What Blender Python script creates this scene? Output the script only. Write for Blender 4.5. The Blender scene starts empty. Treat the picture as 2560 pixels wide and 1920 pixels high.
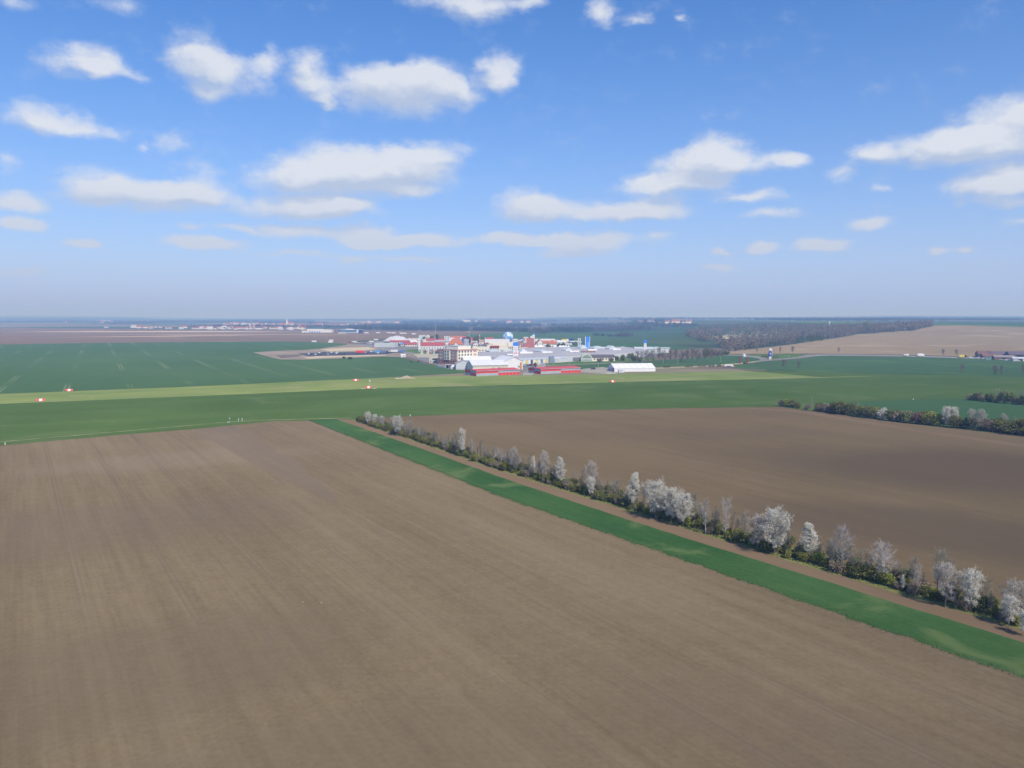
import bpy, bmesh, math, random
import numpy as np
from mathutils import Vector, geometry as mgeo

scene = bpy.context.scene
R = math.radians
COL = scene.collection

# ------------------------------------------------------------------ camera
F = 1950.0                        # focal length in pixels of the 2560 px wide picture
CAM_H = 45.0                      # metres above the fields (low aircraft)
TH = math.atan(168.0 / F)         # pitch below the horizon
cam_d = bpy.data.cameras.new('camera')
cam_d.sensor_width = 36.0
cam_d.lens = 36.0 * F / 2560.0
cam_d.clip_start = 0.5
cam_d.clip_end = 90000.0
cam = bpy.data.objects.new('camera', cam_d)
cam.location = (0, 0, CAM_H)
cam.rotation_euler = (math.pi / 2 - TH, 0, 0)
COL.objects.link(cam)
scene.camera = cam

# ------------------------------------------------------------------ light
SUN_EL = R(46)
SUN_AZ = R(152)                   # clockwise from +Y (the view direction): right of and behind the camera
sun_dir = Vector((math.sin(SUN_AZ) * math.cos(SUN_EL), math.cos(SUN_AZ) * math.cos(SUN_EL), math.sin(SUN_EL)))
sun_d = bpy.data.lights.new('sun', 'SUN')
sun_d.energy = 4.2
sun_d.angle = R(0.53)
sun_d.color = (1.0, 0.92, 0.80)
sun = bpy.data.objects.new('sun', sun_d)
sun.rotation_euler = (-sun_dir).to_track_quat('-Z', 'Y').to_euler()
sun.location = (300, -300, 400)
COL.objects.link(sun)

vs = scene.view_settings
vs.view_transform = 'Standard'
vs.look = 'None'
vs.exposure = 0.0
vs.gamma = 1.0
vs.use_curve_mapping = False
cy = scene.cycles
cy.use_denoising = True
cy.max_bounces = 6
cy.diffuse_bounces = 2
cy.transparent_max_bounces = 8
cy.volume_bounces = 1
cy.use_adaptive_sampling = True

# ------------------------------------------------------------------ pixel -> world (2560x1920 picture)
def pdir(px, py):
    xc = (px - 1280.0) / F
    yc = (960.0 - py) / F
    c, s = math.cos(TH), math.sin(TH)
    return (xc, c + yc * s, -s + yc * c)

def sstep(a, b, x):
    t = min(1.0, max(0.0, (x - a) / (b - a)))
    return t * t * (3 - 2 * t)

def terrain(x, y):
    h = 0.0
    if y > 900 and x > 150:
        h += 26.0 * sstep(960, 1950, y) * sstep(200, 1000, x)
    if y > 5000:
        h += 62.0 * math.exp(-((y - 13500) / 3300.0) ** 2) * sstep(-3300, -9000, x)
        h += 26.0 * math.exp(-((y - 9500) / 2600.0) ** 2) * sstep(1500, 5200, x)
        h += 16.0 * math.exp(-((y - 17000) / 3000.0) ** 2) * (0.5 + 0.5 * math.sin(x * 0.00055 + 1.0))
        h += 9.0 * math.exp(-((y - 10500) / 1600.0) ** 2) * (0.5 + 0.5 * math.sin(x * 0.0011 + 2.4))
    return h

def G(px, py, z=0.0):
    d = pdir(px, py)
    t = (CAM_H - z) / max(1e-6, -d[2])
    t = min(t, 30000)
    if d[1] * t > 900 and d[0] * t > 150 or d[1] * t > 5000:
        lo = 0.0
        for i in range(1, 501):
            tt = t * i / 500
            if CAM_H + d[2] * tt <= terrain(d[0] * tt, d[1] * tt) + z:
                a, b = lo, tt
                for _ in range(24):
                    m = 0.5 * (a + b)
                    if CAM_H + d[2] * m <= terrain(d[0] * m, d[1] * m) + z:
                        b = m
                    else:
                        a = m
                t = b
                break
            lo = tt
    return Vector((d[0] * t, d[1] * t, CAM_H + d[2] * t))

def P(px, py):
    g = G(px, py)
    return (g.x, g.y)

def hgt(py_top, D):
    """height above datum of something at distance D whose top shows at row py_top"""
    return CAM_H - (py_top - 792.0) * D / F

# ------------------------------------------------------------------ node helpers
class NT:
    def __init__(self, tree):
        self.t = tree
        tree.nodes.clear()
    def n(self, kind, **kw):
        nd = self.t.nodes.new(kind)
        for k, v in kw.items():
            setattr(nd, k, v)
        return nd
    def link(self, a, b):
        self.t.links.new(a, b)
    def setin(self, nd, i, v):
        if isinstance(v, bpy.types.NodeSocket):
            self.t.links.new(v, nd.inputs[i])
        else:
            nd.inputs[i].default_value = v
    def math(self, op, a, b=None, c=None, clamp=False):
        nd = self.n('ShaderNodeMath', operation=op, use_clamp=clamp)
        self.setin(nd, 0, a)
        if b is not None: self.setin(nd, 1, b)
        if c is not None: self.setin(nd, 2, c)
        return nd.outputs[0]
    def mapr(self, v, a, b, c=0.0, d=1.0, smooth=False):
        nd = self.n('ShaderNodeMapRange')
        nd.interpolation_type = 'SMOOTHSTEP' if smooth else 'LINEAR'
        nd.clamp = True
        self.setin(nd, 0, v); nd.inputs[1].default_value = a; nd.inputs[2].default_value = b
        nd.inputs[3].default_value = c; nd.inputs[4].default_value = d
        return nd.outputs[0]
    def mix(self, f, a, b, mode='MIX'):
        nd = self.n('ShaderNodeMix', data_type='RGBA', blend_type=mode)
        self.setin(nd, 0, f)
        for i, v in ((6, a), (7, b)):
            if isinstance(v, (tuple, list)): v = (v[0], v[1], v[2], 1.0)
            self.setin(nd, i, v)
        return nd.outputs[2]
    def noise(self, vec, scale, detail=4.0, rough=0.55, dist=0.0):
        nd = self.n('ShaderNodeTexNoise')
        if vec is not None: self.link(vec, nd.inputs['Vector'])
        nd.inputs['Scale'].default_value = scale
        nd.inputs['Detail'].default_value = detail
        nd.inputs['Roughness'].default_value = rough
        nd.inputs['Distortion'].default_value = dist
        return nd.outputs[0]
    def mapping(self, vec, loc=(0, 0, 0), rot=(0, 0, 0), scale=(1, 1, 1)):
        nd = self.n('ShaderNodeMapping')
        self.link(vec, nd.inputs[0])
        nd.inputs[1].default_value = loc; nd.inputs[2].default_value = rot; nd.inputs[3].default_value = scale
        return nd.outputs[0]
    def sep(self, vec):
        nd = self.n('ShaderNodeSeparateXYZ'); self.link(vec, nd.inputs[0]); return nd.outputs
    def comb(self, x, y, z):
        nd = self.n('ShaderNodeCombineXYZ')
        self.setin(nd, 0, x); self.setin(nd, 1, y); self.setin(nd, 2, z)
        return nd.outputs[0]

# ------------------------------------------------------------------ world: Nishita sky + fair-weather clouds
CLOUDS = [  # in picture columns/rows (2212 px wide view): cx, cy, rx, ry, weight
 (185,132,85,38,1.0),(230,148,60,22,.8),(300,165,34,16,.55),
 (425,110,62,58,.75),(480,160,104,52,1.15),(450,205,60,22,.6),(575,130,32,30,.8),
 (660,145,50,46,.95),(690,195,52,34,.75),(700,225,30,16,.7),
 (860,205,140,58,1.2),(930,160,70,40,1.0),(1000,200,52,34,.8),(820,170,80,36,.8),
 (1080,150,54,46,1.05),(1090,178,30,24,.8),
 (1020,12,130,36,1.05),(1150,5,50,16,.6),(1308,22,36,36,1.0),(1375,40,34,18,.7),(1468,40,18,10,.6),
 (265,15,56,24,.65),(30,2,50,22,.6),
 (85,250,88,38,1.1),(160,275,72,24,.8),(240,292,36,18,.5),
 (380,310,42,24,.6),(312,320,18,12,.5),(15,345,44,26,.55),
 (230,395,95,38,1.0),(310,425,180,34,1.1),(420,410,90,26,1.0),(440,372,56,28,.5),
 (640,385,110,38,1.1),(740,360,130,48,1.2),(850,375,140,46,1.15),(940,322,95,22,.9),(905,350,80,30,.9),(870,410,90,18,.7),
 (640,448,135,28,1.05),(735,445,92,30,1.1),
 (45,440,60,26,1.0),(48,488,54,14,.85),(180,525,36,11,.7),
 (440,526,92,15,.85),(630,498,76,14,.85),(790,508,70,22,.95),(830,522,70,12,.8),(930,517,64,14,.8),(500,487,56,9,.5),(410,490,36,8,.4),
 (1130,445,72,34,1.1),(1210,450,80,26,.95),
 (1390,452,120,26,1.15),(1345,462,80,14,.9),
 (1545,325,70,44,1.15),(1500,365,100,40,1.15),(1455,402,125,24,1.05),(1640,352,105,26,1.0),(1720,345,46,16,.7),(1375,388,46,20,.8),
 (1580,428,60,14,.75),(1640,424,40,14,.8),(1660,462,66,13,.7),
 (2140,275,130,58,1.2),(2010,315,140,42,1.15),(2170,325,170,46,1.2),(1880,335,70,26,.9),(2220,240,60,40,1.0),
 (1815,378,36,20,.85),(2150,400,110,30,1.15),(2200,385,60,26,1.0),(1890,410,26,11,.6),(2180,436,60,12,.55),(2080,440,40,10,.4),
 (1888,480,58,14,.85),
 (1105,518,84,14,.9),(1260,520,90,20,.95),(1420,515,40,16,.4),(1775,525,54,15,.85),(1640,530,40,12,.7),(1560,540,26,9,.6),
 (1550,577,40,10,.5),(2035,543,26,9,.6),(2090,540,22,9,.5),(2190,478,40,10,.4),
 (640,547,90,9,.4),(900,562,80,9,.4),(765,558,40,9,.45),(50,590,70,12,.35),(1220,548,90,10,.4),
]

def build_world():
    w = bpy.data.worlds.new('World')
    scene.world = w
    w.use_nodes = True
    N = NT(w.node_tree)
    tc = N.n('ShaderNodeTexCoord').outputs['Generated']
    sx, sy, sz = N.sep(tc)
    sky = N.n('ShaderNodeTexSky')
    sky.sky_type = 'NISHITA'
    sky.sun_disc = False
    sky.sun_elevation = SUN_EL
    sky.sun_rotation = SUN_AZ
    sky.altitude = 200
    sky.air_density = 1.0
    sky.dust_density = SKY_DUST
    sky.ozone_density = 2.5
    hs = N.n('ShaderNodeHueSaturation')
    hs.inputs['Saturation'].default_value = SKY_SAT
    hs.inputs['Value'].default_value = 1.0
    N.link(sky.outputs[0], hs.inputs['Color'])
    skyc = N.mix(1.0, hs.outputs[0], SKY_TINT, 'MULTIPLY')
    hz = N.math('POWER', 2.718, N.math('MULTIPLY', N.math('MAXIMUM', sz, 0.0), -5.6))
    skyc = N.mix(hz, skyc, tuple(c / SKY_STR for c in HORIZON))       # dusty air low over the plain, all round
    bg_sky = N.n('ShaderNodeBackground')
    N.link(skyc, bg_sky.inputs[0]); bg_sky.inputs[1].default_value = SKY_STR
    # angles of the view ray
    az = N.math('ARCTAN2', sx, sy)
    el = N.math('ARCSINE', sz)
    base = N.comb(az, el, 0.0)
    # ragged edges: shift the lookup by noise
    nz = N.n('ShaderNodeTexNoise')
    N.link(N.mapping(base, scale=(1.0, 1.5, 1.0)), nz.inputs['Vector'])
    nz.inputs['Scale'].default_value = 16.0; nz.inputs['Detail'].default_value = 7.0; nz.inputs['Roughness'].default_value = 0.6
    vm = N.n('ShaderNodeVectorMath', operation='SUBTRACT'); N.link(nz.outputs['Color'], vm.inputs[0]); vm.inputs[1].default_value = (.5, .5, .5)
    vm2 = N.n('ShaderNodeVectorMath', operation='MULTIPLY'); N.link(vm.outputs[0], vm2.inputs[0]); vm2.inputs[1].default_value = (.060, .030, 0)
    vm3 = N.n('ShaderNodeVectorMath', operation='ADD'); N.link(base, vm3.inputs[0]); N.link(vm2.outputs[0], vm3.inputs[1])
    k = 2560.0 / 2212.0
    def chain(start, blobs):
        """adds up soft round puffs: vector carries (azimuth, elevation, sum)"""
        V = start
        for cx, cyy, rx, ry, wt in blobs:
            d = Vector(pdir(cx * k, cyy * k)).normalized()
            ca, ce = math.atan2(d.x, d.y), math.asin(d.z)
            dl = Vector(pdir((cx + rx) * k, cyy * k)).normalized()
            du = Vector(pdir(cx * k, (cyy - ry) * k)).normalized()
            ra = abs(math.atan2(dl.x, dl.y) - ca) * 1.3
            re = abs(math.asin(du.z) - ce) * 1.32
            m = N.n('ShaderNodeVectorMath', operation='MULTIPLY_ADD')
            N.link(V, m.inputs[0]); m.inputs[1].default_value = (1 / ra, 1 / re, 0); m.inputs[2].default_value = (-ca / ra, -ce / re, 0)
            g = N.n('ShaderNodeTexGradient', gradient_type='SPHERICAL'); N.link(m.outputs[0], g.inputs[0])
            a = N.n('ShaderNodeVectorMath', operation='MULTIPLY_ADD')
            N.link(g.outputs['Fac'], a.inputs[0]); a.inputs[1].default_value = (0, 0, wt); N.link(V, a.inputs[2])
            V = a.outputs[0]
        return N.sep(V)[2]
    S = chain(vm3.outputs[0], [(a, b, c * (1.12 if b > 480 else 1), d * (1.15 if b > 480 else 1), w_ * (1.3 if b > 480 else 1)) for a, b, c, d, w_ in CLOUDS])
    big = sorted(CLOUDS, key=lambda c: -c[2] * c[3])[:36]
    sh = N.n('ShaderNodeVectorMath', operation='ADD'); N.link(vm3.outputs[0], sh.inputs[0]); sh.inputs[1].default_value = (0.006, 0.016, 0)
    S_up = chain(sh.outputs[0], big)
    S0 = S
    # the same kind of clouds go on outside the picture
    inv = N.math('DIVIDE', 1.0, N.math('ADD', N.math('ABSOLUTE', sz), 0.09))
    pl = N.comb(N.math('MULTIPLY', sx, inv), N.math('MULTIPLY', sy, inv), 3.7)
    fld = N.noise(pl, 1.15, 7.0, 0.6)
    fld = N.mapr(fld, 0.54, 0.72, 0.0, 0.9)
    out = N.math('MAXIMUM', N.mapr(N.math('ABSOLUTE', az), 0.66, 0.80), N.mapr(el, 0.44, 0.56))
    S = N.math('MULTIPLY_ADD', fld, out, S)
    fine = N.noise(N.mapping(base, scale=(1.0, 1.5, 1.0)), 27.0, 9.0, 0.68)
    thin = N.noise(N.mapping(base, loc=(3.1, 1.7, 0), scale=(1.0, 1.8, 1.0)), 9.0, 5.0, 0.6)
    lowk = N.mapr(el, 0.05, 0.16, 1.75, 1.0)                  # the low, distant clouds are thin but many
    dens = N.math('ADD', N.math('MULTIPLY', N.math('MULTIPLY', S, 1.12), lowk), N.math('MULTIPLY', N.math('SUBTRACT', fine, 0.5), 1.25))
    dens = N.math('MULTIPLY_ADD', N.math('SUBTRACT', thin, 0.5), 0.55, dens)
    alpha = N.mapr(dens, 0.0, 1.15, 0.0, 1.0, True)
    shade = N.math('SUBTRACT', S0, S_up)                      # thin above -> sunlit top, thick above -> grey base
    lit = N.math('MULTIPLY_ADD', shade, 1.2, 0.42)
    lit = N.math('MULTIPLY_ADD', N.math('SUBTRACT', fine, 0.5), 1.7, lit, clamp=True)
    cc = N.mix(lit, (0.55, 0.64, 0.82), (0.85, 0.885, 0.95))
    low = N.mapr(el, 0.03, 0.17)
    cc = N.mix(low, (0.58, 0.64, 0.80), cc)
    alpha = N.math('MULTIPLY', alpha, N.mapr(el, 0.02, 0.15, 0.72, 0.90))
    bg_c = N.n('ShaderNodeBackground')
    N.link(cc, bg_c.inputs[0]); bg_c.inputs[1].default_value = 0.92
    ms = N.n('ShaderNodeMixShader')
    N.link(alpha, ms.inputs[0]); N.link(bg_sky.outputs[0], ms.inputs[1]); N.link(bg_c.outputs[0], ms.inputs[2])
    o = N.n('ShaderNodeOutputWorld')
    N.link(ms.outputs[0], o.inputs[0])
    w.cycles.sampling_method = 'MANUAL'
    w.cycles.sample_map_resolution = 512

SKY_STR = 0.128
HORIZON = (0.37, 0.485, 0.83)
SKY_DUST = 0.3
SKY_SAT = 1.36
SKY_TINT = (0.98, 0.99, 1.20)
build_world()
# ------------------------------------------------------------------ objects
def tag(o, label=None, cat=None, group=None, kind=None):
    if label: o['label'] = label
    if cat: o['category'] = cat
    if group: o['group'] = group
    if kind: o['kind'] = kind
    return o

def thing(name, label, cat, loc=(0, 0, 0), rz=0.0, group=None, scale=None):
    o = bpy.data.objects.new(name, None)
    o.empty_display_size = 0.5
    COL.objects.link(o)
    o.location = loc
    o.rotation_euler = (0, 0, rz)
    if scale: o.scale = scale
    return tag(o, label, cat, group)

class MB:
    """collects faces of one mesh object"""
    def __init__(self):
        self.v = []; self.f = []; self.m = []; self.cm = 0
    def add(self, vs, fs):
        b = len(self.v)
        self.v.extend(vs)
        for f in fs:
            self.f.append(tuple(b + i for i in f)); self.m.append(self.cm)
        return self
    def box(self, x0, x1, y0, y1, z0, z1):
        return self.add([(x0,y0,z0),(x1,y0,z0),(x1,y1,z0),(x0,y1,z0),(x0,y0,z1),(x1,y0,z1),(x1,y1,z1),(x0,y1,z1)],
                 [(0,3,2,1),(4,5,6,7),(0,1,5,4),(1,2,6,5),(2,3,7,6),(3,0,4,7)])
    def prism(self, poly, z0, z1):
        n = len(poly)
        a = sum(poly[i][0]*poly[(i+1)%n][1]-poly[(i+1)%n][0]*poly[i][1] for i in range(n))
        if a < 0: poly = poly[::-1]
        vs = [(p[0],p[1],z0) for p in poly] + [(p[0],p[1],z1) for p in poly]
        fs = [tuple(range(n-1,-1,-1)), tuple(range(n,2*n))]
        fs += [(i,(i+1)%n,n+(i+1)%n,n+i) for i in range(n)]
        return self.add(vs, fs)
    def gable(self, x0, x1, y0, y1, z0, z1, over=0.0, th=0.25, along='x'):
        """pitched roof slab pair with closed underside; ridge runs along x (or y)"""
        if along == 'x':
            ym = .5*(y0+y1)
            pts = [(y0-over,z0),(ym,z1),(y1+over,z0),(y1+over,z0-th),(ym,z1-th),(y0-over,z0-th)]
            A = [(x0-over,p[0],p[1]) for p in pts]; B = [(x1+over,p[0],p[1]) for p in pts]
        else:
            xm = .5*(x0+x1)
            pts = [(x1+over,z0),(xm,z1),(x0-over,z0),(x0-over,z0-th),(xm,z1-th),(x1+over,z0-th)]
            A = [(p[0],y0-over,p[1]) for p in pts]; B = [(p[0],y1+over,p[1]) for p in pts]
        n = 6
        fs = [(i,(i+1)%n,n+(i+1)%n,n+i) for i in range(n)]
        fs = [tuple(reversed(f)) for f in fs]
        fs += [tuple(range(n)), tuple(range(2*n-1,n-1,-1))]
        return self.add(A+B, fs)
    def gwall(self, x0, x1, y0, y1, z0, z1, zr, along='x'):
        """walls of a gabled house: box up to z1 plus gable triangles to zr"""
        if along == 'x':
            ym = .5*(y0+y1)
            pr = [(y0,z0),(y1,z0),(y1,z1),(ym,zr),(y0,z1)]
            A = [(x0,p[0],p[1]) for p in pr]; B = [(x1,p[0],p[1]) for p in pr]
        else:
            xm = .5*(x0+x1)
            pr = [(x1,z0),(x0,z0),(x0,z1),(xm,zr),(x1,z1)]
            A = [(p[0],y0,p[1]) for p in pr]; B = [(p[0],y1,p[1]) for p in pr]
        n = 5
        fs = [tuple(reversed(range(n))), tuple(range(n,2*n))]
        fs += [(i,(i+1)%n,n+(i+1)%n,n+i) for i in range(n)]
        return self.add(A+B, fs)
    def hip(self, x0, x1, y0, y1, z0, z1, over=0.0, inset=None):
        x0-=over; x1+=over; y0-=over; y1+=over
        ins = inset if inset is not None else .5*min(x1-x0, y1-y0)
        ym = .5*(y0+y1)
        vs = [(x0,y0,z0),(x1,y0,z0),(x1,y1,z0),(x0,y1,z0),(x0+ins,ym,z1),(x1-ins,ym,z1)]
        return self.add(vs, [(3,2,1,0),(0,1,5,4),(1,2,5),(2,3,4,5),(3,0,4)])
    def tube(self, p0, p1, r0, r1, n=6, caps=False):
        p0 = Vector(p0); p1 = Vector(p1)
        d = (p1-p0)
        if d.length < 1e-6: return self
        d.normalize()
        a = d.cross(Vector((0,0,1)) if abs(d.z) < .9 else Vector((1,0,0))).normalized()
        b = d.cross(a)
        vs = []
        for p, r in ((p0,r0),(p1,r1)):
            for i in range(n):
                t = 2*math.pi*i/n
                vs.append(tuple(p + a*(r*math.cos(t)) + b*(r*math.sin(t))))
        fs = [(i,(i+1)%n,n+(i+1)%n,n+i) for i in range(n)]
        if caps: fs += [tuple(range(n-1,-1,-1)), tuple(range(n,2*n))]
        return self.add(vs, fs)
    def lathe(self, prof, n=16, cx=0, cy=0):
        vs = []; fs = []
        m = len(prof)
        for r, z in prof:
            for i in range(n):
                t = 2*math.pi*i/n
                vs.append((cx+r*math.cos(t), cy+r*math.sin(t), z))
        for j in range(m-1):
            for i in range(n):
                fs.append((j*n+i, j*n+(i+1)%n, (j+1)*n+(i+1)%n, (j+1)*n+i))
        fs.append(tuple(range(n-1,-1,-1))); fs.append(tuple(range((m-1)*n, m*n)))
        return self.add(vs, fs)
    def quad(self, a, b, c, d):
        return self.add([tuple(a),tuple(b),tuple(c),tuple(d)], [(0,1,2,3)])
    def mesh(self, name, mats, smooth=False):
        me = bpy.data.meshes.new(name)
        me.from_pydata(self.v, [], self.f)
        for mt in (mats if isinstance(mats, (list, tuple)) else [mats]):
            me.materials.append(mt)
        if any(self.m): me.polygons.foreach_set('material_index', self.m)
        if smooth: me.polygons.foreach_set('use_smooth', [True]*len(self.f))
        me.update()
        return me
    def build(self, name, mats, parent=None, smooth=False):
        o = bpy.data.objects.new(name, self.mesh(name, mats, smooth))
        COL.objects.link(o)
        if parent: o.parent = parent
        return o

def meshobj(name, me, parent=None):
    o = bpy.data.objects.new(name, me); COL.objects.link(o)
    if parent: o.parent = parent
    return o

def copy_tree(o, parent=None):
    c = o.copy(); COL.objects.link(c)
    if parent is not None: c.parent = parent
    for ch in list(o.children):
        copy_tree(ch, c)
    return c

# ------------------------------------------------------------------ materials
MATS = {}
def mat(name, col, rough=0.75, var=0.12, scale=0.6, spec=0.25, rnd=0.0, metal=0.0):
    if name in MATS: return MATS[name]
    m = bpy.data.materials.new(name); m.use_nodes = True
    N = NT(m.node_tree)
    tc = N.n('ShaderNodeTexCoord').outputs['Object']
    nz = N.noise(tc, scale, 5.0, 0.65)
    f = N.mapr(nz, 0.3, 0.7, 1 - var, 1 + var)
    if rnd:
        oi = N.n('ShaderNodeObjectInfo').outputs['Random']
        f = N.math('MULTIPLY', f, N.mapr(oi, 0, 1, 1 - rnd, 1 + rnd))
    c = N.mix(1.0, tuple(col), N.comb(f, f, f), 'MULTIPLY')
    b = N.n('ShaderNodeBsdfPrincipled')
    N.link(c, b.inputs['Base Color'])
    b.inputs['Roughness'].default_value = rough
    b.inputs['Specular IOR Level'].default_value = spec
    b.inputs['Metallic'].default_value = metal
    o = N.n('ShaderNodeOutputMaterial'); N.link(b.outputs[0], o.inputs[0])
    MATS[name] = m
    return m

def leaf_mat(name, c1, c2, trans=0.25, rnd=0.15):
    """leaves, petals, twigs: colour varies from leaf to leaf and plant to plant"""
    if name in MATS: return MATS[name]
    m = bpy.data.materials.new(name); m.use_nodes = True
    N = NT(m.node_tree)
    tc = N.n('ShaderNodeTexCoord').outputs['Object']
    nz = N.noise(tc, 1.6, 3.0, 0.7)
    c = N.mix(N.mapr(nz, 0.35, 0.65), c1, c2)
    oi = N.n('ShaderNodeObjectInfo').outputs['Random']
    f = N.mapr(oi, 0, 1, 1 - rnd, 1 + rnd)
    c = N.mix(1.0, c, N.comb(f, f, f), 'MULTIPLY')
    d = N.n('ShaderNodeBsdfDiffuse'); N.link(c, d.inputs[0])
    t = N.n('ShaderNodeBsdfTranslucent'); N.link(c, t.inputs[0])
    ms = N.n('ShaderNodeMixShader'); ms.inputs[0].default_value = trans
    N.link(d.outputs[0], ms.inputs[1]); N.link(t.outputs[0], ms.inputs[2])
    o = N.n('ShaderNodeOutputMaterial'); N.link(ms.outputs[0], o.inputs[0])
    MATS[name] = m
    return m

# direction of the drill rows: along the hedgerow
HA = P(1000, 1092); HB = P(2560, 1578)
ROW = math.atan2(HA[1] - HB[1], HA[0] - HB[0])

FIELD_K = (.87, .86, .83)          # overall reflectance of the ground
def field_mat(name, c1, c2, row=ROW, streak=0.35, patch=0.5, patch_scale=0.006, fine=0.25, c3=None, c3_amt=0.0,
              tram=None, bump=0.0, row_w=0.35, big=None):
    """earth or crop: large soft patches, streaks along the rows, fine mottling"""
    m = bpy.data.materials.new(name); m.use_nodes = True
    N = NT(m.node_tree)
    pos = N.n('ShaderNodeNewGeometry').outputs['Position']
    rv = N.mapping(pos, rot=(0, 0, -row))
    st = N.mapping(rv, scale=(0.012, row_w, 1.0))
    a = N.noise(pos, patch_scale, 5.0, 0.55, 0.6)
    b = N.noise(st, 1.0, 5.0, 0.65)
    st2 = N.mapping(rv, scale=(0.004, row_w * 0.13, 1.0))
    b2 = N.noise(st2, 1.0, 3.0, 0.6)
    e = N.noise(pos, 1.3, 6.0, 0.72)
    e2 = N.noise(pos, 0.33, 5.0, 0.7)
    b3 = N.noise(N.mapping(rv, scale=(0.03, row_w * 3.2, 1.0)), 1.0, 4.0, 0.7)
    f = N.math('MULTIPLY', N.math('SUBTRACT', a, .5), patch * 2.6)
    f = N.math('MULTIPLY_ADD', N.math('SUBTRACT', b, .5), streak * 2, f)
    f = N.math('MULTIPLY_ADD', N.math('SUBTRACT', b2, .5), streak * 2.2, f)
    f = N.math('MULTIPLY_ADD', N.math('SUBTRACT', e, .5), fine * 2, f)
    f = N.math('MULTIPLY_ADD', N.math('SUBTRACT', e2, .5), fine * 1.3, f)
    f = N.math('MULTIPLY_ADD', N.math('SUBTRACT', b3, .5), streak * 1.6, f)
    f = N.math('ADD', f, 0.5, clamp=True)
    c = N.mix(f, c1, c2)
    if c3 is not None:
        g = N.noise(N.mapping(pos, loc=(311, 77, 0)), patch_scale * 2.2, 6.0, 0.65, 0.8)
        c = N.mix(N.mapr(g, 0.52, 0.66, 0.0, c3_amt, True), c, c3)
    if big is not None:      # broad soil differences and painted cloud shade placed in the field: (x, y, rx, ry, angle, colour, amount)
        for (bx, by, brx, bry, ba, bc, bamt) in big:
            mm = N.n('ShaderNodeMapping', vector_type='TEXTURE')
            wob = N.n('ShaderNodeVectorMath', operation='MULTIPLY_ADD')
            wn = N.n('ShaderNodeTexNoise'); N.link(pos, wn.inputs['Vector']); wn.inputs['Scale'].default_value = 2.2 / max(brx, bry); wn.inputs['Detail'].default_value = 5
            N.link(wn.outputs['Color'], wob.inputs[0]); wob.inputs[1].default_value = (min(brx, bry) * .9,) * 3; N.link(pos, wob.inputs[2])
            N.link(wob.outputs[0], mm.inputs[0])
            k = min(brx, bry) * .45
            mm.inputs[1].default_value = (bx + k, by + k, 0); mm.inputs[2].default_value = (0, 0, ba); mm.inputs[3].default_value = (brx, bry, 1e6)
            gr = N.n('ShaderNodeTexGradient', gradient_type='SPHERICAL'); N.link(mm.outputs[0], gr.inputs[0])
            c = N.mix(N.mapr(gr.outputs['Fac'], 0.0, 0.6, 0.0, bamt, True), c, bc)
    if tram is not None:     # wheel tracks left by the sprayer: (spacing, angle, colour, amount)
        sp, ang, tcw, amt = tram
        u = N.sep(N.mapping(pos, rot=(0, 0, -ang)))[1]
        fr = N.math('ABSOLUTE', N.math('SUBTRACT', N.math('FRACT', N.math('DIVIDE', u, sp)), 0.5))
        w1 = N.mapr(N.math('ABSOLUTE', N.math('SUBTRACT', fr, 0.032)), 0.008, 0.020, 1.0, 0.0)
        keep = N.mapr(N.noise(N.mapping(pos, loc=(50, 900, 0)), 0.006, 4.0), 0.47, 0.60)
        c = N.mix(N.math('MULTIPLY', N.math('MULTIPLY', w1, keep), amt), c, tcw)
    c = N.mix(1.0, c, FIELD_K, 'MULTIPLY')
    bs = N.n('ShaderNodeBsdfDiffuse'); bs.inputs['Roughness'].default_value = 1.0
    N.link(c, bs.inputs[0])
    if bump:
        bp = N.n('ShaderNodeBump'); bp.inputs['Strength'].default_value = bump; bp.inputs['Distance'].default_value = 0.15
        N.link(N.math('ADD', e, b), bp.inputs['Height']); N.link(bp.outputs[0], bs.inputs['Normal'])
    o = N.n('ShaderNodeOutputMaterial'); N.link(bs.outputs[0], o.inputs[0])
    MATS[name] = m
    return m

# ------------------------------------------------------------------ ground sheets
def wobble_line(pts, step, amp, seed, freq=1.0):
    """resample a polyline and push it about for an uneven field edge"""
    rng = random.Random(seed)
    out = []
    ph = [rng.uniform(0, 6.28) for _ in range(6)]
    s = 0.0
    for i in range(len(pts) - 1):
        a = Vector(pts[i]); b = Vector(pts[i + 1])
        L = (b - a).length
        n = max(1, int(L / step))
        nrm = Vector((-(b - a).y, (b - a).x)).normalized()
        for j in range(n):
            t = j / n
            ss = (s + L * t) * freq
            w = (math.sin(ss * .31 + ph[0]) + .7 * math.sin(ss * .83 + ph[1]) + .6 * math.sin(ss * 1.9 + ph[2]) + .4 * math.sin(ss * 4.1 + ph[3])) * .4 + rng.uniform(-.5, .5)
            k = 0.0 if (i == 0 and j == 0) else amp
            out.append(a.lerp(b, t) + nrm * (w * k))
        s += L
    out.append(Vector(pts[-1]))
    return out

def sheet(name, poly, z, material, parent=None):
    """flat field from a closed outline (world xy)"""
    pts = [Vector((p[0], p[1], 0)) for p in poly]
    tris = mgeo.tessellate_polygon([pts])
    fs = []
    for t in tris:
        a, b, c = (pts[i] for i in t)
        fs.append(tuple(t) if (b - a).cross(c - a).z > 0 else tuple(reversed(t)))
    me = bpy.data.meshes.new(name)
    me.from_pydata([(p.x, p.y, z) for p in pts], [], fs)
    me.materials.append(material)
    o = bpy.data.objects.new(name, me); COL.objects.link(o)
    o['kind'] = 'structure'
    return o

def W(*px):
    return [P(*p) for p in px]

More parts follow.
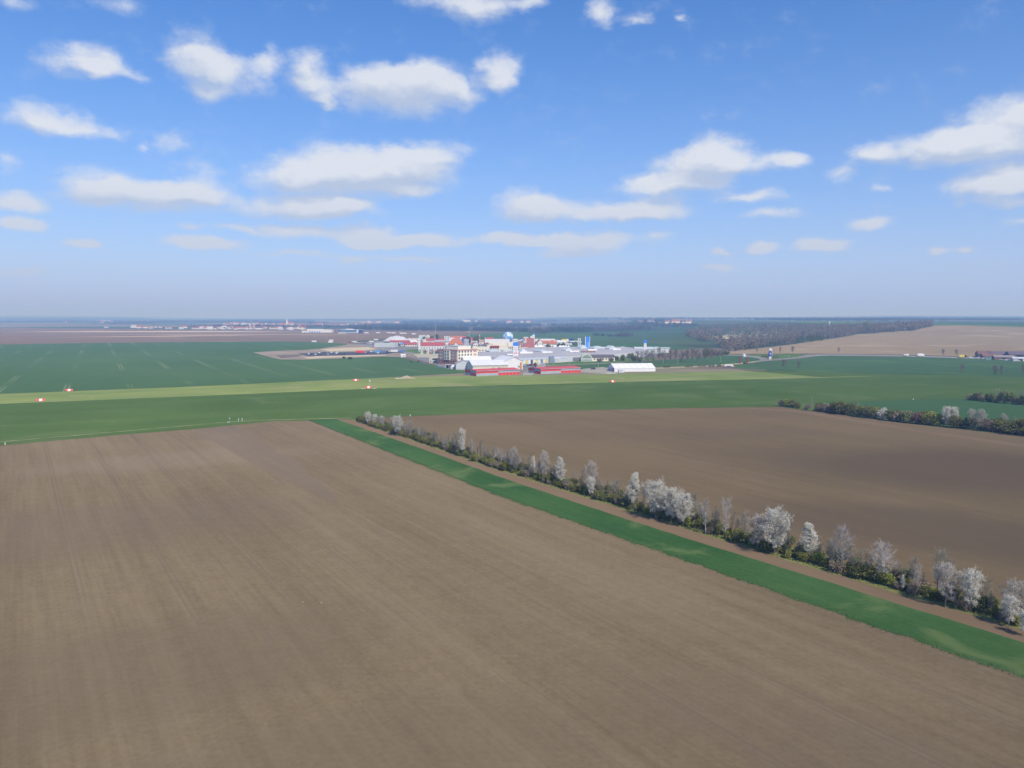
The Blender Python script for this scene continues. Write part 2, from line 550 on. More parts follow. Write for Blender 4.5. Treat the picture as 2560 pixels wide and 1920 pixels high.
def loft(name, low, high, dz, material, nu=40, nv=16):
    """field lying on rolling ground between two outlines given in world xy"""
    def res(line, n):
        L = [0.0]
        for i in range(len(line) - 1): L.append(L[-1] + math.dist(line[i], line[i + 1]))
        out = []
        for k in range(n + 1):
            s = L[-1] * k / n; i = 0
            while i < len(L) - 2 and L[i + 1] < s: i += 1
            t = (s - L[i]) / max(1e-9, L[i + 1] - L[i])
            out.append((line[i][0] + (line[i + 1][0] - line[i][0]) * t, line[i][1] + (line[i + 1][1] - line[i][1]) * t))
        return out
    A = res(low, nu); B = res(high, nu)
    vs = []; fs = []
    for j in range(nv + 1):
        for i in range(nu + 1):
            x = A[i][0] + (B[i][0] - A[i][0]) * j / nv; y = A[i][1] + (B[i][1] - A[i][1]) * j / nv
            vs.append((x, y, terrain(x, y) + dz))
    for j in range(nv):
        for i in range(nu):
            q = j * (nu + 1) + i
            fs.append((q, q + 1, q + nu + 2, q + nu + 1))
    me = bpy.data.meshes.new(name); me.from_pydata(vs, [], fs)
    me.materials.append(material)
    me.polygons.foreach_set('use_smooth', [True] * len(fs))
    o = bpy.data.objects.new(name, me); COL.objects.link(o); o['kind'] = 'structure'
    return o
# ================================================================== THE SETTING
# ------------------------------------------------------------------ one ground sheet to the horizon
def ground_material():
    m = bpy.data.materials.new('far_farmland'); m.use_nodes = True
    N = NT(m.node_tree)
    pos = N.n('ShaderNodeNewGeometry').outputs['Position']
    wv = N.n('ShaderNodeTexNoise'); N.link(pos, wv.inputs['Vector']); wv.inputs['Scale'].default_value = 0.0012; wv.inputs['Detail'].default_value = 3
    off = N.n('ShaderNodeVectorMath', operation='MULTIPLY_ADD'); N.link(wv.outputs['Color'], off.inputs[0]); off.inputs[1].default_value = (260, 260, 0); N.link(pos, off.inputs[2])
    rv = N.mapping(off.outputs[0], rot=(0, 0, R(24)), scale=(0.0010, 0.0019, 0))
    vo = N.n('ShaderNodeTexVoronoi', voronoi_dimensions='2D', feature='F1', distance='CHEBYCHEV')
    N.link(rv, vo.inputs['Vector']); vo.inputs['Scale'].default_value = 1.0
    sc = N.n('ShaderNodeSeparateColor'); N.link(vo.outputs['Color'], sc.inputs[0])
    cr = N.n('ShaderNodeValToRGB'); cr.color_ramp.interpolation = 'CONSTANT'
    cols = [(0.0, (.055, .10, .045)), (.20, (.20, .155, .115)), (.36, (.07, .13, .06)), (.52, (.13, .12, .075)), (.64, (.085, .13, .055)), (.76, (.25, .20, .145)), (.86, (.06, .085, .045)), (.94, (.33, .28, .20))]
    e = cr.color_ramp.elements
    while len(e) < len(cols): e.new(0.5)
    for i, (p_, c_) in enumerate(cols):
        e[i].position = p_; e[i].color = (*c_, 1)
    N.link(sc.outputs[0], cr.inputs[0])
    nz = N.noise(pos, 0.004, 6.0, 0.65)
    f = N.mapr(nz, .3, .7, .82, 1.18)
    c = N.mix(1.0, cr.outputs[0], N.comb(f, f, f), 'MULTIPLY')
    b = N.n('ShaderNodeBsdfDiffuse'); N.link(c, b.inputs[0])
    o = N.n('ShaderNodeOutputMaterial'); N.link(b.outputs[0], o.inputs[0])
    return m

def axis(a, b, fine0, fine1, fine, grow):
    out = list(np.arange(fine0, fine1 + 1, fine))
    s = fine; x = fine1
    while x < b:
        s *= grow; x += s; out.append(min(x, b))
    s = fine; x = fine0; pre = []
    while x > a:
        s *= grow; x -= s; pre.append(max(x, a))
    return [float(v) for v in pre[::-1] + out]

def build_ground():
    xs = axis(-22000, 22000, -400, 2400, 50, 1.12)
    ys = axis(-2500, 26000, 700, 3200, 50, 1.10)
    ys = sorted(set(ys))
    vs = [(x, y, terrain(x, y)) for y in ys for x in xs]
    nx = len(xs)
    fs = [(j*nx+i, j*nx+i+1, (j+1)*nx+i+1, (j+1)*nx+i) for j in range(len(ys)-1) for i in range(nx-1)]
    me = bpy.data.meshes.new('ground'); me.from_pydata(vs, [], fs)
    me.polygons.foreach_set('use_smooth', [True]*len(fs))
    me.materials.append(ground_material())
    o = bpy.data.objects.new('ground', me); COL.objects.link(o); o['kind'] = 'structure'
build_ground()

# ------------------------------------------------------------------ field colours (reflectances, with shade painted into some soil patches)
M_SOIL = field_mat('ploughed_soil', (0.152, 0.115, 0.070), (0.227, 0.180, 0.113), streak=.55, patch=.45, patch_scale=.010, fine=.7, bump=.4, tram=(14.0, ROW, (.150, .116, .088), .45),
                   big=[(*P(150, 1330), 75, 30, .5, (.142, .112, .086), 0.33), (*P(330, 1680), 45, 22, .6, (.140, .110, .084), 0.33), (*P(1000, 1880), 40, 14, .2, (.142, .112, .084), 0.30), (*P(430, 1150), 60, 22, .5, (.262, .210, .158), 0.28), (*P(560, 1085), 26, 14, 1.0, (.165, .128, .094), 0.39), (*P(1900, 1800), 30, 14, -.6, (.150, .118, .09), 0.28)])  # dark patches at left and front edges: cloud shadow and corner dimming painted in
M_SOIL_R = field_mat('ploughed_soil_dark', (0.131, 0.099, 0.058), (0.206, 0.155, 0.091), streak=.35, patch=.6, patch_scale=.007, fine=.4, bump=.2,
                   big=[(*P(2560, 1180), 110, 46, -.3, (.105, .080, .060), .62), (*P(2350, 1330), 60, 26, -.6, (.108, .083, .061), .55), (*P(1700, 1085), 80, 20, .1, (.135, .102, .076), .3)])  # right-hand dark patches carry cloud shadow and vignette as painted soil tone
M_SOIL_STRIP = field_mat('bare_soil_strip', (0.176, 0.122, 0.077), (0.228, 0.168, 0.107), streak=.3, patch=.4, patch_scale=.03, fine=.2, bump=.2)
M_WHEAT = field_mat('young_wheat', (0.033, 0.091, 0.028), (0.068, 0.141, 0.047), streak=.5, patch=.7, patch_scale=.025, fine=.6, c3=(.13, .18, .07), c3_amt=.7, bump=.4)
M_WHEAT_BAND = field_mat('wheat_band', (0.057, 0.105, 0.026), (0.093, 0.153, 0.043), row=R(30), streak=.4, patch=.75, patch_scale=.010, fine=.55, bump=.3, c3=(.145, .19, .085), c3_amt=.35)
M_WHEAT_FAR = field_mat('wheat_far', (0.052, 0.109, 0.046), (0.085, 0.153, 0.065), row=R(118), streak=.15, patch=.6, patch_scale=.004, fine=.25, row_w=.12,
                        tram=(36.0, R(118), (.26, .30, .18), .45))
M_GRASS = field_mat('airstrip_grass', (0.136, 0.202, 0.058), (0.245, 0.289, 0.098), row=R(30), streak=.55, patch=.85, patch_scale=.016, fine=.5, c3=(.27, .255, .135), c3_amt=.75)
M_BARE = field_mat('worn_earth', (.19, .17, .11), (.27, .235, .17), row=R(30), streak=.3, patch=.6, patch_scale=.02, fine=.3)
M_SOIL_FAR = field_mat('far_ploughed_soil', (0.158, 0.114, 0.083), (0.211, 0.158, 0.113), row=R(10), streak=.3, patch=.5, patch_scale=.003, fine=.15, row_w=.03,
                       c3=(.46, .37, .26), c3_amt=.25,
                       big=[(P(385, 829)[0], P(385, 829)[1], 520, 130, -.05, (.56, .46, .33), .9), (P(440, 840)[0], P(440, 840)[1], 260, 60, .5, (.50, .40, .29), .8), (P(600, 836)[0], P(600, 836)[1], 420, 60, 0, (.40, .32, .24), .7)])
M_HILL = field_mat('hill_soil', (0.265, 0.200, 0.121), (0.335, 0.265, 0.163), row=R(75), streak=.35, patch=.5, patch_scale=.0035, fine=.15, row_w=.05, c3=(.42, .35, .24), c3_amt=.7)
M_GREEN_R = field_mat('crop_green', (0.049, 0.105, 0.046), (0.080, 0.150, 0.061), row=R(20), streak=.25, patch=.6, patch_scale=.006, fine=.3, c3=(.10, .19, .06), c3_amt=.6)
M_GREEN_D = field_mat('crop_dark', (0.049, 0.110, 0.046), (0.068, 0.140, 0.058), row=R(20), streak=.2, patch=.4, patch_scale=.01, fine=.3)
M_GREEN_Y = field_mat('meadow', (0.077, 0.149, 0.041), (0.117, 0.194, 0.062), row=R(20), streak=.25, patch=.6, patch_scale=.01, fine=.3)
M_VERGE = field_mat('verge_grass', (.13, .155, .045), (.24, .24, .09), streak=.3, patch=.5, patch_scale=.05, fine=.6, bump=.4)
M_TRACK = field_mat('pale_track', (.30, .30, .17), (.42, .39, .25), row=R(20), streak=.4, patch=.4, patch_scale=.05, fine=.5)
M_ASPH = field_mat('asphalt', (0.163, 0.163, 0.181), (0.237, 0.237, 0.250), row=R(30), streak=.25, patch=.6, patch_scale=.02, fine=.3)
M_ASPH_D = field_mat('dark_asphalt', (.065, .068, .085), (.095, .10, .12), row=R(30), streak=.2, patch=.5, patch_scale=.03, fine=.3)
M_CONC = field_mat('pale_concrete', (0.270, 0.261, 0.235), (0.378, 0.360, 0.317), row=R(30), streak=.3, patch=.6, patch_scale=.03, fine=.3)
M_DIRT = field_mat('dug_earth', (.21, .175, .14), (.33, .285, .235), row=R(30), streak=.4, patch=.8, patch_scale=.02, fine=.35)
M_SAND = field_mat('sandy_heap', (.42, .36, .25), (.55, .48, .36), row=R(30), streak=.3, patch=.6, patch_scale=.05, fine=.35)
M_ROAD = field_mat('road_surface', (.21, .20, .19), (.29, .28, .265), row=R(10), streak=.3, patch=.4, patch_scale=.02, fine=.2)
M_TAN = field_mat('stubble', (.40, .34, .19), (.50, .43, .26), row=R(10), streak=.2, patch=.4, patch_scale=.006, fine=.2)

# ------------------------------------------------------------------ near fields
w_soil = wobble_line(W((-900, 1192), (-400, 1150), (0, 1114), (300, 1087), (480, 1073), (680, 1053.5), (775, 1051)), 4, .5, 1)
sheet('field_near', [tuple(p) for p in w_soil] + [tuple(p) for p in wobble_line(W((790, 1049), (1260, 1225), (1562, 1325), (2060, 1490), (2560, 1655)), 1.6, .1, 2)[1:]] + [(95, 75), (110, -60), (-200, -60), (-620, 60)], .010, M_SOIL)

M_SOIL_T = field_mat('freshly_turned_soil', (.150, .118, .084), (.215, .170, .121), streak=.35, patch=.5, patch_scale=.012, fine=.45, bump=.25)
sheet('turned_soil', [tuple(p) for p in wobble_line(W((483, 1073.5), (520, 1096), (600, 1143), (700, 1196), (860, 1262)), 3, .2, 3)] + [tuple(p) for p in wobble_line(W((860, 1262), (800, 1205), (720, 1140), (650, 1095), (585, 1063.5)), 3, 1.4, 4)[1:]], .014, M_SOIL_T)

strip_lo = wobble_line(W((772, 1050.5), (1000, 1141), (1260, 1244), (1562, 1349), (2060, 1523), (2560, 1696)), .8, .55, 5, 1.6)
strip_lo += [Vector((P(2560, 1696)[0] + 40, P(2560, 1696)[1] - 33))]
strip_hi = wobble_line(W((838, 1047), (1050, 1120.5), (1260, 1196), (1480, 1270), (1700, 1341), (2060, 1452), (2560, 1607)), 2.5, .16, 6)
strip_hi += [Vector((P(2560, 1607)[0] + 45, P(2560, 1607)[1] - 37))]
sheet('green_strip', [tuple(p) for p in strip_lo] + [tuple(p) for p in reversed(strip_hi)], .024, M_WHEAT)

verge_lo = wobble_line(W((878, 1050), (1000, 1092), (1200, 1161), (1444, 1238.5), (1700, 1318), (2060, 1429), (2560, 1577)), 1.0, .4, 7)
verge_lo += [Vector((P(2560, 1577)[0] + 50, P(2560, 1577)[1] - 41))]
sheet('soil_strip', [(p.x - 1.2, p.y - 1.0) for p in strip_hi] + [(p.x + 1.5, p.y + 1.2) for p in reversed(verge_lo)], .018, M_SOIL_STRIP)
hedge_hi = [Vector((p.x + 5.2, p.y + 6.0)) for p in verge_lo]
sheet('hedge_verge', [tuple(p) for p in verge_lo] + [tuple(p) for p in reversed(hedge_hi)], .030, M_VERGE)

fr_top = W((1000, 1041), (1250, 1031), (1600, 1021), (1860, 1017), (1945, 1016), (2061, 1031), (2287, 1061), (2560, 1090), (3100, 1150))
fr_low = [(p.x - 1.5, p.y - 1.2) for p in hedge_hi]
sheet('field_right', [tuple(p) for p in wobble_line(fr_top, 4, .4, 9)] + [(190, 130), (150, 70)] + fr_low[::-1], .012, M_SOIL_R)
# pale wheel track along the far side of that field
t0 = W((1850, 1018), (1990, 1026), (2100, 1042), (2287, 1074), (2480, 1101), (2620, 1118))
t1 = W((1850, 1020), (1985, 1030), (2090, 1047), (2287, 1080), (2480, 1108), (2620, 1127))
sheet('field_track', [tuple(p) for p in wobble_line(t0, 4, .25, 11)] + [tuple(p) for p in reversed(wobble_line(t1, 4, .25, 12))], .06, M_SOIL_STRIP)

# green band of young wheat on both sides, light grass airstrip beyond it
edge_band_low = [tuple(p) for p in w_soil] + W((838, 1047), (878, 1049), (1000, 1041.5), (1250, 1032), (1600, 1022), (1945, 1017))
band_hi = wobble_line(W((-900, 1046), (-300, 1023), (0, 1010), (452, 992), (950, 971), (1200, 965), (1600, 954), (2052, 945), (2250, 938)), 6, .35, 13)
sheet('wheat_band', edge_band_low + W((2061, 1031), (2110, 1000), (2250, 938)) + [tuple(p) for p in reversed(band_hi)][1:], .04, M_WHEAT_BAND)
air_hi = wobble_line(W((-900, 1019), (-300, 998), (0, 985), (452, 968), (904, 947), (1120, 940), (1420, 937), (1640, 931), (1871, 927.5), (1960, 935), (2052, 943)), 6, .3, 14)
sheet('airstrip', [tuple(p) for p in band_hi[:-1]] + [tuple(p) for p in reversed(air_hi)], .06, M_GRASS)
# track beside the ploughed field
tk = W((-400, 1139), (0, 1105), (316, 1077.5), (574, 1055), (640, 1051), (768, 1047.5), (880, 1045))
sheet('field_path', [tuple(p) for p in wobble_line(tk, 2, .25, 15)] + [tuple(p) for p in reversed(wobble_line([(a, b - .9) for a, b in tk], 2, .25, 16))], .10, M_TRACK)
tk = W((878, 1044), (1050, 1037), (1250, 1030.5), (1600, 1020.5), (1860, 1015.5))
sheet('field_edge_grass', [tuple(p) for p in wobble_line([(a, b + .9) for a, b in tk], 2, .4, 17)] + [tuple(p) for p in reversed(wobble_line([(a, b - .5) for a, b in tk], 2, .4, 18))], .10, M_GREEN_Y)

# worn ground in front of the hangars
sheet('worn_ground', [tuple(p) for p in wobble_line(W((900, 948), (1000, 943.5), (1120, 940.5), (1420, 938), (1640, 932), (1871, 928), (1840, 923.5), (1700, 921), (1560, 922), (1400, 926), (1150, 934), (1000, 942)), 3, .5, 19)][:-1], .08, M_BARE)

# ------------------------------------------------------------------ middle distance, left
wl_hi = W((-900, 885), (-300, 870), (0, 861), (250, 857), (480, 855), (700, 853.5), (790, 855), (850, 858))
sheet('wheat_left', [tuple(p) for p in air_hi[:-1]][:260] if False else W((-900, 1019), (-300, 998), (0, 985), (452, 968), (904, 947), (1120, 940), (1190, 934), (1200, 922), (1100, 915), (1060, 908), (1000, 893), (960, 891), (860, 895), (880, 862), (850, 858)) + wl_hi[::-1][1:], .03, M_WHEAT_FAR)
sheet('field_far_left', W((-1500, 905), (-900, 885.5), (-300, 870.5), (0, 861.5), (250, 857.5), (480, 855.5), (700, 854), (790, 855.5), (870, 858), (900, 852), (1000, 846), (1200, 846), (1320, 836), (1280, 829.5), (1100, 826), (900, 827), (700, 826), (480, 824.5), (300, 822.5), (0, 819), (-900, 812), (-1500, 809)), .02, M_SOIL_FAR)
sheet('field_behind_centre', W((1080, 846), (1200, 833), (1300, 831.5), (1400, 832), (1560, 829), (1730, 836), (1750, 846), (1600, 848.5), (1480, 852), (1300, 866), (1150, 862)), .05, M_GREEN_R)
sheet('field_beyond_signs', W((1300, 868), (1480, 852.5), (1600, 849), (1750, 847), (1880, 852), (1840, 866), (1700, 874), (1560, 880), (1400, 880)), .07, M_GREEN_D)
sheet('pale_field', W((1640, 823), (1700, 818.5), (1755, 817), (1745, 823), (1700, 828), (1650, 825)), .05, M_TAN)

# dug-up building site and car park on the left
site = wobble_line(W((632, 881), (690, 877.5), (760, 875), (800, 872), (840, 865.5), (880, 861), (905, 861), (950, 872), (985, 878), (1010, 884), (1040, 888), (1010, 892.5), (960, 891.5), (860, 896), (760, 899.5), (700, 899), (660, 889)), 3, .9, 21)
sheet('dug_ground', [tuple(p) for p in site][:-1], .10, M_DIRT)
sheet('sand_bank', [tuple(p) for p in wobble_line(W((757, 894), (800, 890.5), (880, 889), (965, 886.8), (965, 889), (880, 892), (800, 895.5), (765, 897.5)), 3, .8, 22)][:-1], .14, M_SAND)
sheet('sandy_slope', [tuple(p) for p in wobble_line(W((800, 873.5), (860, 869.5), (920, 868), (945, 873), (900, 877), (820, 879)), 3, .8, 23)][:-1], .14, M_SAND)
sheet('car_park', W((745, 884), (800, 881.5), (890, 880), (980, 878), (990, 882), (965, 886), (880, 888), (800, 890), (770, 891)), .18, M_ASPH_D)
sheet('wet_earth', [tuple(p) for p in wobble_line(W((690, 889), (760, 886), (745, 892), (700, 896)), 3, .8, 24)][:-1], .14, field_mat('wet_earth', (.13, .11, .10), (.18, .155, .135)))

# paved ground of the shopping town
sheet('town_paving', W((900, 855), (960, 851), (1100, 846), (1300, 847), (1480, 858), (1600, 870), (1660, 880), (1640, 891), (1560, 900), (1480, 906), (1420, 908), (1350, 918), (1310, 930), (1200, 929), (1120, 922), (1075, 908), (1010, 889), (960, 876), (905, 864)), .06, M_ASPH)
sheet('approach_road', [tuple(p) for p in W((870, 859.5), (905, 861), (960, 871), (1010, 880), (1090, 889.5), (1100, 893), (1010, 884.5), (960, 876), (905, 864.5), (865, 862.5))], .20, M_ROAD)
sheet('town_lawn', W((1005, 876), (1050, 872), (1090, 881), (1090, 886), (1040, 883)), .16, M_GREEN_Y)
sheet('hangar_apron', W((1306, 934), (1330, 922), (1345, 916), (1365, 916), (1330, 938), (1308, 939)), .14, M_CONC)
sheet('tent_apron', W((1440, 930), (1460, 922), (1507, 918), (1545, 924), (1560, 932), (1520, 936), (1470, 932)), .14, M_CONC)
sheet('wheat_behind_hangar', W((1360, 914.5), (1560, 906), (1660, 900), (1800, 890), (1850, 886), (1848, 908), (1700, 916), (1560, 920), (1450, 922), (1400, 926), (1362, 922)), .09, M_GREEN_R)
sheet('lawn_by_hall', W((1375, 908), (1450, 903), (1460, 897), (1560, 896), (1640, 895), (1640, 899), (1560, 905), (1360, 914)), .13, M_GREEN_Y)
sheet('footpath', [tuple(p) for p in W((1355, 914.5), (1560, 906), (1562, 907), (1357, 915.7))], .18, M_CONC)
sheet('service_track', [tuple(p) for p in W((1636, 920), (1760, 915), (1850, 907.5), (1900, 902), (1900, 904.5), (1850, 911), (1760, 918), (1636, 922.5))], .16, M_TRACK)

# ------------------------------------------------------------------ middle distance, right
sheet('crop_right_near', W((1945, 1016.5), (2061, 1030.5), (2287, 1060), (2560, 1088), (3100, 1146), (3500, 1040), (3300, 985), (2560, 944), (2420, 937), (2300, 935), (2200, 936), (2052, 943.5), (1960, 935), (1871, 927), (2000, 930), (1700, 963)), .03, M_GREEN_Y) if False else None
sheet('meadow_right', W((1850, 926), (1960, 935), (2052, 944.5), (2250, 938), (2110, 1000), (2061, 1030), (2287, 1060), (2560, 1088), (3100, 1146), (3600, 1060), (3300, 985), (2700, 950), (2560, 943), (2400, 938), (2200, 936), (2000, 928)), .05, M_WHEAT_BAND)
sheet('crop_triangle', [tuple(p) for p in wobble_line(W((2120, 1006), (2300, 999), (2400, 997), (2560, 1013), (3000, 1062), (3000, 1130), (2560, 1083), (2330, 1056), (2230, 1040)), 5, .4, 25)][:-1], .09, M_GREEN_D)
sheet('crop_right', W((1830, 921), (1850, 911), (1900, 904.5), (2000, 896.5), (2060, 889), (2300, 893), (2560, 900), (3000, 915), (3300, 985), (2700, 950), (2560, 942.5), (2400, 937.5), (2200, 935.5), (2000, 927.5)), .04, M_GREEN_R)
sheet('crop_left_of_road', W((1790, 892), (1800, 889), (1900, 892), (1910, 902), (1850, 908), (1790, 911)), .11, M_GREEN_D)
sheet('road_island', W((1830, 888), (1900, 886), (1990, 885), (2020, 885.5), (1990, 893), (1940, 898), (1905, 896), (1890, 892)), .12, M_GREEN_Y)
road_lo = W((1890, 905), (1940, 901), (2000, 896), (2040, 890.5), (2080, 888.5), (2200, 890), (2300, 893), (2430, 897), (2560, 901.5), (3000, 917))
road_hi = W((1890, 902.5), (1940, 898.5), (1990, 893), (2020, 887.2), (2070, 885.5), (2200, 887), (2300, 889.5), (2430, 893), (2560, 897), (3000, 911))
sheet('road', road_lo + road_hi[::-1], .20, M_ROAD)
sheet('road_marking', W((2040, 889.2), (2200, 888.9), (2300, 891.6), (2430, 895.4), (2560, 899.6), (2560, 899.9), (2430, 895.7), (2300, 891.9), (2200, 889.2), (2040, 889.5)), .26, mat('road_paint', (.75, .75, .73)))
sheet('road_branch', W((1800, 888), (1850, 890), (1895, 896), (1905, 903), (1925, 900), (1910, 893), (1860, 888), (1805, 886.5)), .17, M_ROAD)

# hill on the right: ploughed slope, green top
hill_low = W((1800, 886.5), (1900, 885.5), (2020, 885), (2200, 886.5), (2300, 889), (2430, 892.5), (2560, 896.5), (2900, 907))
hill_hi = W((1815, 880), (1900, 871), (1990, 860), (2060, 850), (2150, 835.5), (2286, 825.5), (2330, 815), (2400, 813.5), (2490, 816.5), (2700, 824))
loft('hill_field', hill_low, hill_hi, .45, M_HILL, 60, 24)
hx = [(x, y) for x, y in W((2290, 826), (2332, 815.5), (2400, 814), (2490, 817), (2700, 825))]
loft('hill_top_crop', hx, [(x * 1.0 + 150, y + 1500) for x, y in hx], .35, M_GREEN_Y, 30, 20)

loft('wood_clearing', W((1772, 848), (1810, 849), (1860, 846), (1880, 842)), W((1780, 842), (1812, 839), (1850, 838), (1878, 838)), .6, M_TAN, 20, 8)
# ================================================================== TREES AND HEDGES
class Quads:
    """many small leaf, petal or twig faces kept in numpy arrays"""
    def __init__(self): self.c = []
    def scatter(self, pts, size, rng, flat=0.0, aspect=1.0):
        pts = np.asarray(pts, dtype=np.float64)
        n = len(pts)
        if n == 0: return
        a = rng.normal(size=(n, 3)); a[:, 2] *= (1 - flat); a /= np.linalg.norm(a, axis=1)[:, None]
        b = rng.normal(size=(n, 3)); b -= a * (a * b).sum(1)[:, None]; b /= np.linalg.norm(b, axis=1)[:, None]
        s = (size * rng.uniform(.6, 1.35, n))[:, None] * .5
        a = a * s * aspect; b = b * s
        self.c.append(np.stack([pts - a - b * .4, pts + b - a * .2, pts + a + b * .4, pts - b + a * .2], 1))
    def mesh(self, name, m):
        q = np.concatenate(self.c)
        n = len(q)
        me = bpy.data.meshes.new(name)
        me.vertices.add(n * 4); me.loops.add(n * 4); me.polygons.add(n)
        me.vertices.foreach_set('co', q.reshape(-1).astype(np.float32))
        me.loops.foreach_set('vertex_index', np.arange(n * 4, dtype=np.int32))
        me.polygons.foreach_set('loop_start', np.arange(0, n * 4, 4, dtype=np.int32))
        me.polygons.foreach_set('loop_total', np.full(n, 4, dtype=np.int32))
        me.materials.append(m)
        me.update(); me.validate()
        return me

def grow(seed, H, Wd, cb, nb, n2, n3, up=.55, shape='round', stems=1, r=0.018, tw=1.0):
    """branching skeleton -> (trunk mesh builder, twig mesh builder, points along the twigs)"""
    rg = random.Random(seed)
    wood = MB(); twig = MB(); pts = []
    def env(t):
        u = (t - cb) / (1 - cb)
        if shape == 'round': return max(.18, math.sin(math.pi * min(1, max(0, .12 + .80 * u)))) 
        if shape == 'tall': return max(.15, 1.0 - .75 * u) * min(1, .45 + 2.2 * u)
        if shape == 'vase': return .35 + .65 * u if u < .75 else max(.25, 1.0 - 2.2 * (u - .75))
        return .7
    for s in range(stems):
        lean = Vector((rg.uniform(-1, 1), rg.uniform(-1, 1), 0)) * (.06 if stems == 1 else .28) * H
        h = H * (1 if s == 0 else rg.uniform(.7, 1))
        base = Vector((rg.uniform(-.15, .15), rg.uniform(-.15, .15), -.15)) * (1 if stems > 1 else .3)
        tp = [base]
        for i in range(1, 7):
            t = i / 6
            tp.append(base + lean * t * t + Vector((rg.uniform(-1, 1) * .018 * H, rg.uniform(-1, 1) * .018 * H, h * t + .15 * t)))
        rad = lambda t: r * H * (1 - .82 * t) * (1 if stems == 1 else .7)
        for i in range(6): wood.tube(tp[i], tp[i + 1], rad(i / 6), rad((i + 1) / 6), 5)
        def at(t):
            f = min(5.999, t * 6); i = int(f); return tp[i].lerp(tp[i + 1], f - i)
        nbr = max(3, nb // stems)
        for k in range(nbr):
            t = cb + (1 - cb) * ((k + rg.uniform(.1, .9)) / nbr) * .97
            p = at(t)
            az = k * 2.39996 + rg.uniform(-.5, .5)
            L = env(t) * Wd * .5 * rg.uniform(.75, 1.15)
            elv = up * (.7 + .7 * (t - cb) / (1 - cb)) + rg.uniform(-.15, .15)
            d = Vector((math.cos(az) * math.cos(elv), math.sin(az) * math.cos(elv), math.sin(elv)))
            q = [p]
            for j in range(1, 4):
                d = (d + Vector((rg.uniform(-.18, .18), rg.uniform(-.18, .18), rg.uniform(0, .22)))).normalized()
                q.append(q[-1] + d * (L / 3))
            r0 = max(.012, rad(t) * .5)
            for j in range(3): wood.tube(q[j], q[j + 1], r0 * (1 - j * .28), r0 * (1 - (j + 1) * .28), 4)
            for m in range(n2):
                f = (.25 + .75 * (m + rg.random()) / n2) * 2.999
                i = int(f); pp = q[i].lerp(q[i + 1], f - i)
                dd = (d * .7 + Vector((rg.gauss(0, .6), rg.gauss(0, .6), rg.gauss(.25, .45)))).normalized()
                l2 = L * rg.uniform(.25, .5) + .12 * H / 6
                e = pp + dd * l2
                twig.tube(pp, e, (r0 * .38 + .006) * tw, .008 * tw, 3)
                pts.append(pp.lerp(e, .5)); pts.append(e)
                for w in range(n3):
                    g = rg.uniform(.2, 1.0); p3 = pp.lerp(e, g)
                    d3 = (dd * .6 + Vector((rg.gauss(0, .6), rg.gauss(0, .6), rg.gauss(.25, .5)))).normalized()
                    e3 = p3 + d3 * (l2 * rg.uniform(.3, .65))
                    twig.tube(p3, e3, .011 * tw, .006 * tw, 3)
                    pts.append(e3); pts.append(p3.lerp(e3, .5))
    return wood, twig, np.array([tuple(p) for p in pts])

M_BARK = mat('grey_bark', (.16, .135, .115), .9, .25, 3, .1, .15)
M_BARK_W = mat('white_birch_bark', (.52, .50, .47), .85, .2, 4, .1, .08)
M_TWIG = leaf_mat('grey_twigs', (.235, .222, .175), (.325, .31, .25), .0, .18)
M_TWIG_W = leaf_mat('pale_twigs', (.36, .335, .315), (.45, .42, .40), .0, .1)
M_PETAL = leaf_mat('white_blossom', (.72, .69, .59), (.88, .85, .74), .25, .08)
M_PETAL_P = leaf_mat('faded_blossom', (.55, .49, .42), (.70, .63, .55), .25, .08)
M_OLIVE = leaf_mat('olive_leaves', (0.189, 0.197, 0.055), (0.310, 0.310, 0.094), .3, .28)
M_SPRING = leaf_mat('fresh_leaves', (0.223, 0.263, 0.051), (0.344, 0.378, 0.092), .35, .22)
M_DARKLEAF = leaf_mat('dark_leaves', (0.144, 0.165, 0.057), (0.245, 0.261, 0.092), .25, .22)
M_BROWNLEAF = leaf_mat('brown_scrub', (0.253, 0.208, 0.145), (0.372, 0.305, 0.223), .15, .2)
M_RED = leaf_mat('reddish_buds', (0.203, 0.115, 0.101), (0.270, 0.162, 0.135), .2, .1)

def blossom_mesh(seed, H, Wd, cb, shape, dens, size, m):
    wood, twig, pts = grow(seed, H, Wd, cb, 28, 9, 5, .55, shape)
    rng = np.random.default_rng(seed)
    q = Quads()
    rep = np.repeat(pts, dens, axis=0) + rng.normal(scale=.11 * H / 6, size=(len(pts) * dens, 3))
    q.scatter(rep, size, rng)
    return wood.mesh('trunk', M_BARK), twig.mesh('twigs', M_TWIG), q.mesh('blossom', m)

# prototypes: meshes shared by all copies of a kind
BL = [blossom_mesh(11, 6, 5.6, .16, 'round', 4, 0.098, M_PETAL),
      blossom_mesh(12, 6, 4.8, .18, 'round', 4, 0.093, M_PETAL),
      blossom_mesh(13, 6, 3.2, .22, 'tall', 3, 0.084, M_PETAL),
      blossom_mesh(14, 6, 4.4, .25, 'vase', 3, 0.084, M_PETAL),
      blossom_mesh(15, 6, 4.2, .18, 'round', 3, 0.078, M_PETAL_P),
      blossom_mesh(16, 6, 2.6, .20, 'tall', 4, 0.088, M_PETAL),
      blossom_mesh(17, 6, 5.0, .14, 'round', 2, 0.088, M_PETAL_P)]
def bare_mesh(seed, H, Wd, cb, shape, up, nb=28, n2=9, n3=6, bark=None, tw=None, stems=1, r=.014):
    wood, twig, pts = grow(seed, H, Wd, cb, nb, n2, n3, up, shape, stems, r)
    return wood.mesh('trunk', bark or M_BARK), twig.mesh('twigs', tw or M_TWIG)
